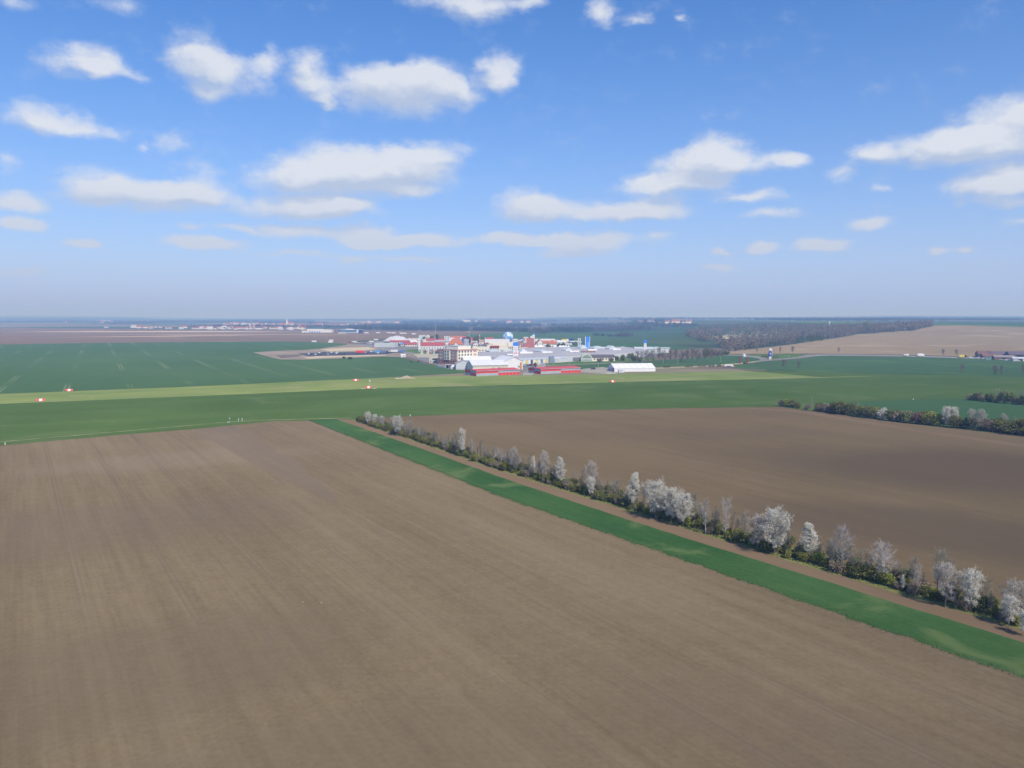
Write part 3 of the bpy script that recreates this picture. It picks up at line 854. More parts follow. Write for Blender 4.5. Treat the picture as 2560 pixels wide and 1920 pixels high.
BARE = [bare_mesh(31, 6, 3.0, .18, 'tall', .75), bare_mesh(32, 6, 3.4, .2, 'vase', .8), bare_mesh(33, 6, 2.6, .15, 'tall', .85),
        bare_mesh(34, 6, 3.6, .1, 'round', .7, stems=3), bare_mesh(35, 6, 3.0, .15, 'vase', .85, stems=2)]
def far_bare(seed, Wd, cb, shape, up, stems):
    wood, twig, pts = grow(seed, 6, Wd, cb, 28, 8, 5, up, shape, stems, .016, 1.9)
    return wood.mesh('trunk', M_BARK), twig.mesh('twigs', M_TWIG_D)
M_TWIG_D = leaf_mat('brown_twigs', (.20, .172, .142), (.275, .24, .20), .0, .12)
FARB = [far_bare(71, 4.6, .22, 'round', .7, 1), far_bare(72, 4.2, .25, 'vase', .7, 1), far_bare(73, 5.0, .2, 'round', .65, 2)]
BIRCH = [bare_mesh(41, 6, 2.8, .25, 'tall', .7, 26, 9, 7, M_BARK_W, M_TWIG_W), bare_mesh(42, 6, 3.6, .22, 'vase', .65, 26, 9, 7, M_BARK_W, M_TWIG_W), bare_mesh(43, 6, 4.4, .2, 'round', .6, 28, 9, 7, M_BARK_W, M_TWIG_W)]

def shrub_mesh(seed, H, Wd, n, size, m, stems=5):
    rg = random.Random(seed); rng = np.random.default_rng(seed)
    wood = MB()
    for s in range(stems):
        a = rg.uniform(0, 6.28); rr = rg.uniform(.1, .42) * Wd
        p0 = Vector((rr * .25 * math.cos(a), rr * .25 * math.sin(a), -.1)); p1 = Vector((rr * math.cos(a), rr * math.sin(a), H * rg.uniform(.55, .95)))
        mid = p0.lerp(p1, .5) + Vector((rg.uniform(-.1, .1), rg.uniform(-.1, .1), .1))
        wood.tube(p0, mid, .035, .025, 4); wood.tube(mid, p1, .025, .008, 4)
    # several overlapping lobes of leaves, hollow inside, ragged outside
    pts = []
    nl = 7
    for l in range(nl):
        a = rg.uniform(0, 6.28); rr = rg.uniform(.0, .30) * Wd
        c = np.array([rr * math.cos(a), rr * math.sin(a), H * rg.uniform(.30, .66)])
        sr = np.array([Wd * rg.uniform(.20, .33), Wd * rg.uniform(.20, .33), H * rg.uniform(.24, .36)])
        d = rng.normal(size=(n // nl, 3)); d /= np.linalg.norm(d, axis=1)[:, None]
        rad = rng.uniform(.45, 1.12, (n // nl, 1)) ** .6
        pts.append(c + d * rad * sr)
    pts = np.concatenate(pts); pts = pts[pts[:, 2] > .05]
    q = Quads(); q.scatter(pts, size, rng, .2)
    return wood.mesh('stem', M_BARK), q.mesh('foliage', m)
SHR = {'olive': [shrub_mesh(51, 2.4, 3.0, 1500, .22, M_OLIVE), shrub_mesh(52, 2.2, 2.4, 1300, .20, M_OLIVE), shrub_mesh(56, 2.6, 3.6, 1700, .22, M_OLIVE)],
       'fresh': [shrub_mesh(53, 2.3, 2.6, 1400, .21, M_SPRING), shrub_mesh(54, 2.2, 2.2, 1200, .20, M_SPRING)],
       'dark': [shrub_mesh(55, 2.3, 2.8, 1400, .22, M_DARKLEAF), shrub_mesh(57, 2.4, 3.0, 1400, .22, M_DARKLEAF)],
       'brown': [shrub_mesh(58, 2.3, 2.8, 1300, .16, M_BROWNLEAF), shrub_mesh(59, 2.2, 2.6, 1200, .16, M_BROWNLEAF)],
       'red': [shrub_mesh(60, 2.4, 2.6, 1400, .20, M_RED)],
       'white': [shrub_mesh(61, 2.3, 2.2, 1100, .17, M_PETAL)]}

_trng = random.Random(99)
def plant(name, meshes, names, x, y, h, label, cat, group=None, base_h=6.0, wide=1.0, rz=None):
    """a tree or shrub standing at x, y: an Empty at its foot with its parts"""
    s = h / base_h
    if base_h == 6.0: s *= .88; wide *= .93        # top branches reach above the trunk
    o = thing(name, label, cat, (x, y, terrain(x, y)), _trng.uniform(0, 6.28) if rz is None else rz, group, (s * wide, s * wide, s))
    for me, nm in zip(meshes, names):
        meshobj(nm, me, o)
    return o

NB = ('trunk', 'twigs', 'blossom'); NW = ('trunk', 'twigs'); NS = ('stem', 'foliage')
def blossom_at(px, pb, pt, var, label, wide=1.0, group='blossoming trees of the hedgerow'):
    g = G(px, pb); h = (pb - pt) * g.y / F * 1.02
    return plant('blossom_tree', BL[var], NB, g.x, g.y, h, label, 'tree', group, 6.0, wide)
def bare_at(px, pb, pt, meshes, label, wide=1.0, name='bare_tree', group='bare trees of the hedgerow'):
    g = G(px, pb); h = (pb - pt) * g.y / F * 1.02
    return plant(name, meshes, NW, g.x, g.y, h, label, 'tree', group, 6.0, wide)
def shrub_at(px, pb, pt, kind, var, label, wide=1.0, group='shrubs of the hedgerow', name='shrub'):
    g = G(px, pb); h = (pb - pt) * g.y / F
    L = SHR[kind]
    return plant(name, L[var % len(L)], NS, g.x, g.y, h, label, 'shrub', group, 2.4, wide)

# ------------------------------------------------------------------ the long hedgerow
# feet stand on the hedge bank, a few metres behind its front edge; rows: column, foot row, top row
for a in [
 (921, 1062, 1032, 0, 'first small white blossoming tree near the far tip of the long hedgerow', .8),
 (938, 1067, 1037, 1, 'second small white blossoming tree near the far tip of the long hedgerow', .8),
 (956, 1073, 1042, 3, 'third small white blossoming tree near the far tip of the long hedgerow', .8),
 (994, 1090, 1043, 0, 'round greyish-white blossoming tree, first large one from the far tip of the hedgerow', .85),
 (1113, 1122, 1096, 5, 'low white blossoming tree beside dark shrubs in the far half of the hedgerow', .9),
 (1156, 1142, 1076, 3, 'tall thin tree with a white blossoming top in the far half of the hedgerow', .62),
 (1284, 1180, 1119, 4, 'pinkish half-open blossoming tree left of the narrow white one in the hedgerow', .7),
 (1333, 1192, 1136, 5, 'narrow bright white blossoming tree in the middle of the hedgerow', .75),
 (1362, 1204, 1127, 4, 'tall grey-pink sparsely blossoming tree right of the narrow white one', .6),
 (1401, 1217, 1138, 2, 'slender white blossoming tree standing alone above the olive shrubs mid hedgerow', .95),
 (1479, 1240, 1153, 4, 'tall pinkish blossoming tree with bare gaps mid hedgerow', .72),
 (1477, 1243, 1193, 1, 'small white blossoming tree at the foot of the tall pinkish one', .8),
 (1584, 1276, 1175, 2, 'tall ragged white blossoming tree left of the broad white blossom mass', .95),
 (1640, 1300, 1207, 0, 'left and highest crown of the broad white blossom mass in the hedgerow', .95),
 (1678, 1308, 1222, 1, 'middle crown of the broad white blossom mass in the hedgerow', 1.12),
 (1708, 1318, 1238, 0, 'right and lowest crown of the broad white blossom mass in the hedgerow', .9),
 (1893, 1376, 1287, 4, 'pinkish left half of the paired blossoming trees right of the birches', 1.0),
 (1936, 1388, 1279, 0, 'largest round white blossoming tree, right half of the pair beyond the birches', .98),
 (2022, 1402, 1299, 2, 'upright white blossoming tree right of the largest round one', 1.25),
 (2256, 1478, 1432, 5, 'very small narrow white blossoming tree among dark shrubs near the right edge', .8),
 (2362, 1518, 1402, 4, 'wide pink-grey blossoming tree near the right edge of the picture', 1.0),
 (2426, 1532, 1424, 1, 'white rounded blossoming tree right of the pink-grey one near the right edge', .82),
 (2535, 1560, 1448, 6, 'sparse pinkish blossoming tree at the right edge of the picture', .9),
 (2522, 1568, 1488, 1, 'low bright white blossoming tree at the right edge above the last shrubs', 1.0),
 (2562, 1592, 1528, 1, 'white blossoming bush cut by the right edge of the picture', 1.0)]:
    blossom_at(*a)
for a in [
 (1763, 1336, 1237, BIRCH[0], 'left of the two bare white birches between the blossom masses', .8),
 (1813, 1348, 1245, BIRCH[1], 'right of the two bare white birches between the blossom masses', .8),
 (2103, 1430, 1311, BIRCH[2], 'tall silver-white birch with a dense bare crown right of the upright blossoming tree', .85),
 (2208, 1460, 1353, BIRCH[2], 'wide pale bare tree with spreading branches right of the silver birch', 1.15),
 (2290, 1488, 1408, BIRCH[1], 'thin pale bare tree between the wide pale tree and the pink-grey blossom', .7)]:
    bare_at(*a, name='birch_tree')

V0 = [Vector(P(*p)) for p in ((886, 1054), (1000, 1092), (1200, 1161), (1444, 1238.5), (1700, 1318), (2060, 1429), (2560, 1577))]
V0.append(V0[-1] + (V0[-1] - V0[-2]).normalized() * 30)
def hedge_line(s):
    acc = 0
    for i in range(len(V0) - 1):
        L = (V0[i + 1] - V0[i]).length
        if acc + L >= s or i == len(V0) - 2:
            t = (s - acc) / L; d = (V0[i + 1] - V0[i]).normalized()
            return V0[i].lerp(V0[i + 1], t), d, Vector((-d.y, d.x)) if Vector((-d.y, d.x)).y > 0 else Vector((d.y, -d.x))
        acc += L
HL = sum((V0[i + 1] - V0[i]).length for i in range(len(V0) - 1))

hr = random.Random(5)
# slender bare trees fill the row
s = 0.0
while s < HL - 4:
    p, d, n = hedge_line(s)
    frac = s / HL
    h = hr.uniform(3.2, 6.0) * (0.8 + .25 * min(1, frac * 3))
    if hr.random() < .12: h *= 1.25
    q = p + n * hr.uniform(2.0, 6.0)
    b = hr.random() < .10
    plant('bare_tree', (BIRCH[0] if b else BARE[hr.randrange(5)]), NW, q.x, q.y, h,
          'pale slim bare tree filling the long hedgerow' if b else 'slender leafless grey tree filling the long hedgerow', 'tree',
          'pale bare trees filling the hedgerow' if b else 'grey bare trees filling the hedgerow', 6.0, hr.uniform(.95, 1.35))
    s += hr.uniform(.9, 2.2)
# shrubs along the front
s = 0.5
while s < HL - 2:
    p, d, n = hedge_line(s)
    kind = hr.choices(['olive', 'fresh', 'dark', 'brown'], [.42, .16, .20, .22])[0]
    h = hr.uniform(1.5, 3.0)
    if kind == 'fresh': h *= .9
    q = p + n * hr.uniform(1.0, 3.2)
    L = SHR[kind]
    plant('shrub', L[hr.randrange(len(L))], NS, q.x, q.y, h, {'olive': 'olive-green shrub along the front of the long hedgerow', 'fresh': 'bright yellow-green shrub along the front of the long hedgerow',
          'dark': 'dark green shrub along the front of the long hedgerow', 'brown': 'brown leafless shrub along the front of the long hedgerow'}[kind], 'shrub', kind + ' shrubs along the front of the hedgerow', 2.4, hr.uniform(.8, 1.15))
    s += hr.uniform(1.1, 2.4)
s = 0.5
while s < HL - 2:
    p, d, n = hedge_line(s)
    kind = hr.choices(['dark', 'brown', 'olive'], [.45, .35, .2])[0]
    q = p + n * hr.uniform(4.0, 6.8)
    L = SHR[kind]
    plant('shrub', L[hr.randrange(len(L))], NS, q.x, q.y, hr.uniform(1.6, 2.9), {'olive': 'olive-green shrub in the back of the long hedgerow', 'dark': 'dark green shrub in the back of the long hedgerow', 'brown': 'brown leafless shrub in the back of the long hedgerow'}[kind],
          'shrub', kind + ' shrubs in the back of the hedgerow', 2.4, hr.uniform(.9, 1.3))
    s += hr.uniform(2.2, 4.2)

# rank grass and bramble under the hedge: nobody could count it
def undergrowth():
    rng = np.random.default_rng(8); pts = []
    for _ in range(7000):
        p, d, n = hedge_line(rng.uniform(0, HL))
        w = rng.beta(1.3, 1.6) * 7.2 + .15
        q = p + n * w
        zmax = .18 + .55 * min(1, w / 1.8) * rng.random()
        pts.append((q.x + rng.normal(0, .2), q.y + rng.normal(0, .2), rng.uniform(.03, zmax)))
    q = Quads(); q.scatter(np.array(pts), .32, rng, .1)
    o = meshobj('undergrowth', q.mesh('undergrowth', leaf_mat('rank_grass', (.12, .125, .045), (.25, .24, .10), .25, 0)))
    o['kind'] = 'stuff'
undergrowth()

def wheat_tufts():
    rng = np.random.default_rng(18); lo = strip_lo[:-1]; hi = strip_hi[:-1]; pts = []
    def at(line, t):
        f = t * (len(line) - 1); i = min(int(f), len(line) - 2); return line[i].lerp(line[i + 1], f - i)
    for k in range(7000):
        i = rng.integers(0, len(lo)); a = lo[i]
        j = min(range(max(0, int(i / len(lo) * len(hi)) - 14), min(len(hi), int(i / len(lo) * len(hi)) + 14)), key=lambda q: (hi[q] - a).length)
        b = hi[j]
        w = rng.uniform(0, 1) if k > 6999 else rng.normal(.01, .035)
        q = a.lerp(b, w); pts.append((q.x + rng.normal(0, .3), q.y + rng.normal(0, .3), rng.uniform(.06, .12)))
    q = Quads(); q.scatter(np.array(pts), .15, rng, .1)
    o = meshobj('wheat_tufts', q.mesh('wheat_tufts', leaf_mat('wheat_blades', (.09, .15, .055), (.17, .21, .09), .3, 0)))
    o['kind'] = 'stuff'
wheat_tufts()

# ------------------------------------------------------------------ second hedge, right
def hedge_items(items, group):
    for it in items:
        px, pb, pt, kind, label = it[:5]
        pt = pb - (pb - pt) * 1.18
        wide = it[5] if len(it) > 5 else 1.0
        if kind == 'birch': bare_at(px, pb, pt, BIRCH[0], label, wide, 'birch_tree', group)
        elif kind == 'bare': bare_at(px, pb, pt, BARE[3], label, wide, 'bare_tree', group)
        elif kind == 'blossom': blossom_at(px, pb, pt, (4, 6, 1)[int(px) % 3], label, wide, group)
        else: shrub_at(px, pb, pt, kind, int(px), label, wide, group, 'bush')
G2 = 'bushes and trees of the right-hand hedge'
hedge_items([
 (1955, 1016, 996, 'brown', 'pale brown bush at the left tip of the right-hand hedge'), (1968, 1017, 997, 'fresh', 'pale green bush second from the left tip of the right-hand hedge'),
 (1984, 1019, 999, 'dark', 'dark round bush third from the left tip of the right-hand hedge'), (1996, 1021, 1004, 'olive', 'small olive bush just left of the gap in the right-hand hedge'),
 (2029, 1030, 996, 'birch', 'single white-stemmed birch in the gap of the right-hand hedge', .6),
 (2018, 1025, 1010, 'brown', 'low brown bush left of the single birch'), (2046, 1028, 1010, 'brown', 'low brown bush right of the single birch', 1.2),
 (2066, 1031, 1008, 'brown', 'brown bush right of the birch gap'), (2084, 1033, 1005, 'dark', 'tall dark green bush right of the birch gap'), (2102, 1036, 1007, 'olive', 'olive bush between two dark ones in the right-hand hedge'),
 (2122, 1038, 1010, 'dark', 'second tall dark green bush in the right-hand hedge'), (2146, 1040, 1009, 'birch', 'thin pale bare tree above the dark bushes of the right-hand hedge', .6),
 (2142, 1042, 1017, 'olive', 'olive bush under the thin pale tree'), (2164, 1044, 1017, 'dark', 'dark bush left of the cream coloured bush'), (2184, 1047, 1020, 'olive', 'olive bush just left of the cream coloured bush'),
 (2205, 1049, 1018, 'white', 'cream coloured blossoming bush in the middle of the right-hand hedge', .9), (2226, 1052, 1025, 'dark', 'dark bush right of the cream coloured bush'),
 (2248, 1054, 1027, 'brown', 'brown bush in the middle of the right-hand hedge', 1.2), (2270, 1057, 1028, 'dark', 'dark bush left of the reddish one'),
 (2295, 1060, 1031, 'red', 'reddish brown bush in the right-hand hedge'), (2322, 1063, 1031, 'olive', 'olive bush right of the reddish one'), (2342, 1065, 1033, 'fresh', 'yellow-green bush left of the white blossoming tree'),
 (2366, 1068, 1026, 'blossom', 'first white blossoming tree of the right-hand hedge', .9), (2384, 1069, 1027, 'blossom', 'second white blossoming tree of the right-hand hedge', .8), (2394, 1071, 1043, 'olive', 'olive bush between the blossoming trees of the right-hand hedge'),
 (2418, 1073, 1042, 'dark', 'dark bush under the blossoming trees of the right-hand hedge', 1.2), (2430, 1074, 1031, 'blossom', 'third white blossoming tree of the right-hand hedge', .85), (2452, 1076, 1032, 'blossom', 'fourth white blossoming tree of the right-hand hedge', .85),
 (2472, 1079, 1046, 'brown', 'brown bush right of the blossoming trees of the right-hand hedge'), (2496, 1081, 1050, 'olive', 'broad olive bush near the right end of the right-hand hedge', 1.3), (2508, 1080, 1041, 'blossom', 'fifth white blossoming tree near the right end of the right-hand hedge', .7),
 (2526, 1084, 1055, 'dark', 'dark bush near the right edge in the right-hand hedge', 1.1), (2535, 1083, 1045, 'bare', 'bare grey tree near the right edge in the right-hand hedge', 1.1), (2552, 1087, 1050, 'olive', 'last olive bush at the right edge of the right-hand hedge', 1.2), (2580, 1091, 1052, 'dark', 'dark bush cut by the right edge in the right-hand hedge', 1.2)], G2)
for i in range(26):
    px = 2058 + i * 20.5 + hr.uniform(-6, 6)
    pb = 1029 + (px - 2061) * .116 - hr.uniform(0, 3)
    k = hr.choice(['dark', 'olive', 'brown', 'dark'])
    shrub_at(px, pb, pb - hr.uniform(22, 31), k, i, {'dark': 'dark green filling bush of the right-hand hedge', 'olive': 'olive filling bush of the right-hand hedge', 'brown': 'brown filling bush of the right-hand hedge'}[k], 1.1, k + ' filling bushes of the right-hand hedge', 'bush')
G3 = 'bushes and trees of the short far-right hedge'
hedge_items([
 (2424, 1001, 986, 'brown', 'small brown bush at the left tip of the short far-right hedge'), (2438, 1002, 981, 'dark', 'round dark bush near the left tip of the short far-right hedge', 1.2), (2452, 1003, 986, 'brown', 'brown bush right of the round dark one in the short hedge'),
 (2470, 1005, 983, 'dark', 'dark bush left of the two pale stems in the short hedge', 1.2), (2490, 1004, 974, 'birch', 'left pale-stemmed tree in the short far-right hedge', .5), (2497, 1005, 975, 'birch', 'right pale-stemmed tree in the short far-right hedge', .5),
 (2488, 1007, 988, 'olive', 'olive bush below the pale stems of the short hedge'), (2513, 1009, 981, 'dark', 'tallest dark bush of the short far-right hedge'), (2532, 1010, 990, 'brown', 'brown bush right of the tallest dark one in the short hedge'),
 (2548, 1012, 978, 'bare', 'bare tree at the right edge of the short hedge', .9), (2556, 1013, 988, 'dark', 'dark bush cut by the right edge in the short hedge', 1.2)], G3)

# ------------------------------------------------------------------ single trees in the middle distance
GB = 'bare trees in the right-hand crop'
for a in [
 (1957, 924, 899, FARB[0], 'left tree of the close bare pair in the crop right of the gate', 1.0), (1966, 925, 900, FARB[1], 'right tree of the close bare pair in the crop right of the gate', .8),
 (1995, 928, 902, FARB[0], 'single bare tree right of the close pair in the green crop', .95), (1875, 915, 906, FARB[1], 'smallest bare sapling just right of the arch gate', 1.0),
 (1893, 918, 906, FARB[0], 'second bare sapling right of the arch gate', .8), (1923, 921, 907, FARB[0], 'third bare sapling right of the arch gate', .8),
 (2403, 937, 911, FARB[0], 'bare dark tree in the green crop below the yellow van', 1.0), (2488, 939, 913, FARB[0], 'left trunk of the wide bare clump in the crop near the right edge', 1.3), (2503, 940, 914, FARB[1], 'right trunk of the wide bare clump in the crop near the right edge', 1.3),
 (2556, 938, 912, FARB[1], 'bare tree in the crop cut by the right edge', 1.0),
 (2097, 884, 869, FARB[0], 'roadside tree on the brown slope left of the white van', 1.0), (2357, 890, 873, FARB[0], 'first roadside tree right of the white truck', 1.1), (2391, 891, 874, FARB[0], 'second roadside tree, beside the yellow van', 1.2),
 (1950, 886, 868, FARB[1], 'bare roadside tree right of the blue sign tower', .9), (1981, 885, 866, FARB[0], 'rounded bare roadside tree at the foot of the ploughed hill', 1.2), (1892, 884, 868, FARB[0], 'thin bare tree left of the blue sign tower', .8)]:
    bare_at(*a, group=GB)

# avenue of bare brown trees right of the shopping hall
tr = random.Random(77)
for i, px in enumerate([1592, 1604, 1618, 1632, 1647, 1661, 1675, 1689, 1703, 1718, 1731, 1746, 1762, 1779]):
    pb = 909 - (px - 1590) * .02 + tr.uniform(-1.5, 1.5)
    bare_at(px, pb, pb - tr.uniform(29, 36), FARB[i % 3], 'brown bare avenue tree right of the grey hall, %s from the left' % ['first', 'second', 'third', 'fourth', 'fifth', 'sixth', 'seventh', 'eighth', 'ninth', 'tenth', 'eleventh', 'twelfth', 'thirteenth', 'fourteenth'][i], tr.uniform(.95, 1.2), group='avenue of bare trees')
for i, (px, pb, pt, k, l, w) in enumerate([(1767, 893, 868, 'olive', 'tall olive tree at the right end of the bare avenue', .8), (1789, 889, 869, 'brown', 'brown bush right of the olive tree near the woods', 1.5), (1806, 888, 874, 'dark', 'dark bush left of the grass verge by the woods', 1.4), (1816, 888, 877, 'dark', 'small dark bush at the tip of the ploughed hill', 1.3),
     (1557, 903, 884, 'fresh', 'yellow-green tree right of the long low hall', .9), (1577, 896, 882, 'dark', 'round dark evergreen right of the yellow-green tree', 1.1), (1500, 905, 893, 'brown', 'brown bush in front of the cream wall, left', 1.6), (1528, 903, 892, 'brown', 'brown bush in front of the cream wall, right', 1.6),
     (1541, 901, 889, 'olive', 'olive bush left of the yellow-green tree', 1.3), (1586, 903, 888, 'dark', 'dark bush under the first avenue trees', 1.3), (1600, 904, 890, 'olive', 'second dark-olive bush under the avenue trees', 1.5),
     (1370, 871, 860, 'dark', 'dark tree in front of the red-roofed gabled house', 1.0), (1340, 917, 905, 'dark', 'dark bush behind the right red hangar', .8), (1294, 924, 911, 'dark', 'dark bush right of the white halls', 1.0),
     (1204, 930, 922, 'dark', 'left low dark bush between white hall and red hangar', 1.8), (1223, 929, 921, 'dark', 'right low dark bush between white hall and red hangar', 1.8),
     (1197, 873, 862, 'dark', 'dark tree behind the right end of the hotel', .8), (1217, 876, 867, 'dark', 'small dark tree in front of the cream market hall', .8), (1092, 852, 832, 'dark', 'tall dark conifer at the foot of the flag mast', .55),
     (1420, 872, 862, 'dark', 'dark bush among the white tents behind the grey hall', 1.5), (1398, 868, 857, 'olive', 'olive bush left among trees behind the gabled house', 1.0), (1408, 868, 856, 'dark', 'dark tree among those right of the gabled house', 1.0), (1390, 867, 857, 'dark', 'dark tree just right of the gabled house', 1.0),
     (1160, 858, 843, 'olive', 'olive tree left among the trees behind the orange roof', .8), (1172, 858, 838, 'dark', 'dark tree under the yellow disc sign', .7), (1185, 857, 840, 'olive', 'olive tree right of the yellow disc sign', .8), (1195, 857, 836, 'dark', 'tallest dark tree left of the globe', .6), (1206, 856, 842, 'olive', 'olive tree left of the beige market roofs', .8),
     (1060, 850, 840, 'olive', 'olive tree behind the red market roofs, left', 1.2), (1072, 850, 839, 'brown', 'brown tree behind the red market roofs, middle', 1.0), (1082, 850, 838, 'dark', 'dark tree left of the tall conifer', .8),
     (860, 896, 890, 'olive', 'low olive bush at the edge of the dug ground, left', 1.8), (876, 898, 892, 'olive', 'low olive bush at the edge of the dug ground, right', 2.0), (1030, 906, 902, 'olive', 'left scrub patch in the wheat before the hotel', 2.4), (1046, 905, 900, 'brown', 'right scrub patch in the wheat before the hotel', 2.4)]):
    shrub_at(px, pb, pt, k, i, l, w, 'trees and bushes round the shopping town', 'bush' if pb - pt < 14 else 'leafy_tree')
# ================================================================== BUILDINGS
E30 = R(30)
C_ = lambda n, c, **k: mat(n, c, **k)
M_WHITE = C_('white_paint', (.80, .79, .77), rough=.6, var=.05)
M_WHITE_R = C_('white_sheet_roof', (.78, .78, .78), rough=.5, var=.06, scale=.2)
M_PVC = C_('white_tent_cloth', (.84, .84, .84), rough=.5, var=.04, scale=.3)
M_CREAM = C_('cream_render', (.84, .79, .64), var=.06)
M_BEIGE = C_('beige_render', (.62, .58, .45), var=.08)
M_BRICKO = C_('orange_brick', (.55, .23, .14), var=.2, scale=1.5)
M_REDP = C_('red_sheet', (.74, .06, .045), rough=.45, var=.08, scale=.2)
M_REDROOF = C_('red_roof_sheet', (.66, .085, .080), rough=.5, var=.1, scale=.2)
M_REDDULL = C_('dull_red_roof', (.44, .095, .09), rough=.7, var=.15, scale=.3)
M_GREYP = C_('grey_sheet', (.42, .45, .48), rough=.5, var=.08, scale=.2)
M_GREYROOF = C_('grey_flat_roof', (.46, .445, .445), rough=.9, var=.12, scale=.05)
M_LGREY = C_('light_grey_sheet', (.58, .60, .61), rough=.6, var=.08, scale=.15)
M_DGREY = C_('dark_grey', (.12, .12, .135), rough=.7, var=.15)
M_TILE = C_('orange_roof_tile', (.50, .16, .07), var=.2, scale=.8)
M_TILE2 = C_('red_roof_tile', (.42, .13, .08), var=.2, scale=.8, rnd=.2)
M_TILE3 = C_('brown_roof_tile', (.23, .13, .10), var=.2, scale=.8, rnd=.2)
M_BLUE = C_('bright_blue_sign', (.04, .22, .78), rough=.4, var=.05)
M_BLUED = C_('dark_blue_cladding', (.03, .06, .20), rough=.4, var=.1)
M_GLASS = C_('dark_window_glass', (.05, .06, .07), rough=.15, var=.2, spec=.6)
M_GLASSB = C_('blue_glazing', (.10, .14, .22), rough=.15, var=.2, spec=.6)
M_SKYL = C_('roof_glazing', (.60, .65, .66), rough=.3, var=.1, spec=.5)
M_STEEL = C_('galvanised_steel', (.48, .49, .50), rough=.5, var=.1, metal=.3)
M_MAROON = C_('maroon_paint', (.26, .045, .04), rough=.6, var=.1)
M_YEL = C_('yellow_paint', (.74, .62, .10), rough=.5, var=.06)
M_PINK = C_('pale_red_panel', (.62, .30, .25), var=.08)
M_GREENP = C_('green_print', (.20, .42, .10), var=.05)
M_BLACK = C_('black_rubber', (.03, .03, .03), rough=.9, var=.1)
M_BROWNP = C_('brown_timber', (.22, .12, .07), var=.2)
M_TAN_R = C_('tan_roof', (.46, .33, .22), var=.12, scale=.3)

def site_at(name, label, cat, px, py, rz=E30, group=None):
    g = G(px, py)
    return thing(name, label, cat, (g.x, g.y, g.z), rz, group)

_wmesh = {}
def window(parent, w, h, pos, face='front', m=None, name='window', sill=False):
    """a recess-dark pane box set 6 cm proud of the wall; face tells which wall of the building"""
    m = m or M_GLASS
    key = (round(w, 2), round(h, 2), m.name)
    if key not in _wmesh:
        mb = MB().box(-w / 2, w / 2, -.06, .02, -h / 2, h / 2)
        _wmesh[key] = mb.mesh(name, m)
    o = meshobj(name, _wmesh[key], parent)
    o.location = pos
    o.rotation_euler = (0, 0, {'front': 0, 'right': math.pi / 2, 'back': math.pi, 'left': -math.pi / 2}[face])
    if sill:
        if ('sill', w) not in _wmesh: _wmesh[('sill', w)] = MB().box(-w / 2 - .15, w / 2 + .15, -.2, -.065, -.1, .05).mesh('sill', M_WHITE)
        q = meshobj('sill', _wmesh[('sill', w)], o); q.location = (0, 0, -h / 2 - .06)
    return o

def part(parent, name, m, *shapes):
    mb = MB()
    for s in shapes: getattr(mb, s[0])(*s[1:])
    return mb.build(name, m, parent)

def block(t, L, Dp, H, wall, roof, par=.5, z0=0.0):
    """flat roofed block: walls with a parapet, sunken roof"""
    part(t, 'wall', wall, ('box', 0, L, 0, .3, z0, H), ('box', 0, L, Dp - .3, Dp, z0, H), ('box', 0, .3, .3, Dp - .3, z0, H), ('box', L - .3, L, .3, Dp - .3, z0, H))
    part(t, 'roof', roof, ('box', .3, L - .3, .3, Dp - .3, H - par - .3, H - par))

def gabled(t, L, Dp, H, HR, wall, roof, along='x', over=.5, th=.25):
    part(t, 'wall', wall, ('gwall', 0, L, 0, Dp, 0, H, HR - .3, along))
    part(t, 'roof', roof, ('gable', 0, L, 0, Dp, H + .02, HR, over, th, along))

# ------------------------------------------------------------------ red and grey chequered hangars
def hangar(px, py, label):
    t = site_at('hangar', label, 'hangar', px, py, R(30), 'chequered red hangars beside the airstrip')
    L, Dp, H, HR = 38.0, 19.0, 4.1, 5.0
    gabled(t, L, Dp, H, HR, M_LGREY, M_REDROOF, 'x', .35)
    hm = H * .52
    for nm, m, x0, x1, z0, z1 in (('wall_panel', M_GREYP, 0, L * .5, .1, hm), ('wall_panel', M_REDP, 0, L * .5, hm, H - .25), ('wall_panel', M_REDP, L * .5, L, .1, hm), ('wall_panel', M_GREYP, L * .5, L, hm, H - .25)):
        part(t, nm, m, ('box', x0 + .05, x1 - .05, -.10, -.01, z0, z1))
    for nm, m, y0, y1, z0, z1 in (('wall_panel', M_REDP, .1, Dp * .5, .1, hm), ('wall_panel', M_GREYP, .1, Dp * .5, hm, H - .1), ('wall_panel', M_GREYP, Dp * .5, Dp - .1, .1, hm), ('wall_panel', M_REDP, Dp * .5, Dp - .1, hm, H - .1)):
        part(t, nm, m, ('box', -.10, -.01, y0 + .05, y1 - .05, z0, z1))
    for k in range(1, 6):
        x = L * .5 * (1 + k / 6) if k < 6 else L
        part(t, 'door_post', M_LGREY, ('box', x - .08, x + .08, -.16, -.10, .1, hm))
    part(t, 'gutter', M_LGREY, ('box', -.3, L + .3, -.62, -.42, H - .35, H - .1))
    part(t, 'end_door', M_WHITE, ('box', -.16, -.10, Dp * .62, Dp * .62 + 1.2, .05, 2.1))
    return t
hangar(1191, 941, 'left of the two low red-and-grey chequered hangars by the airstrip')
hangar(1352, 935.5, 'right of the two low red-and-grey chequered hangars by the airstrip')

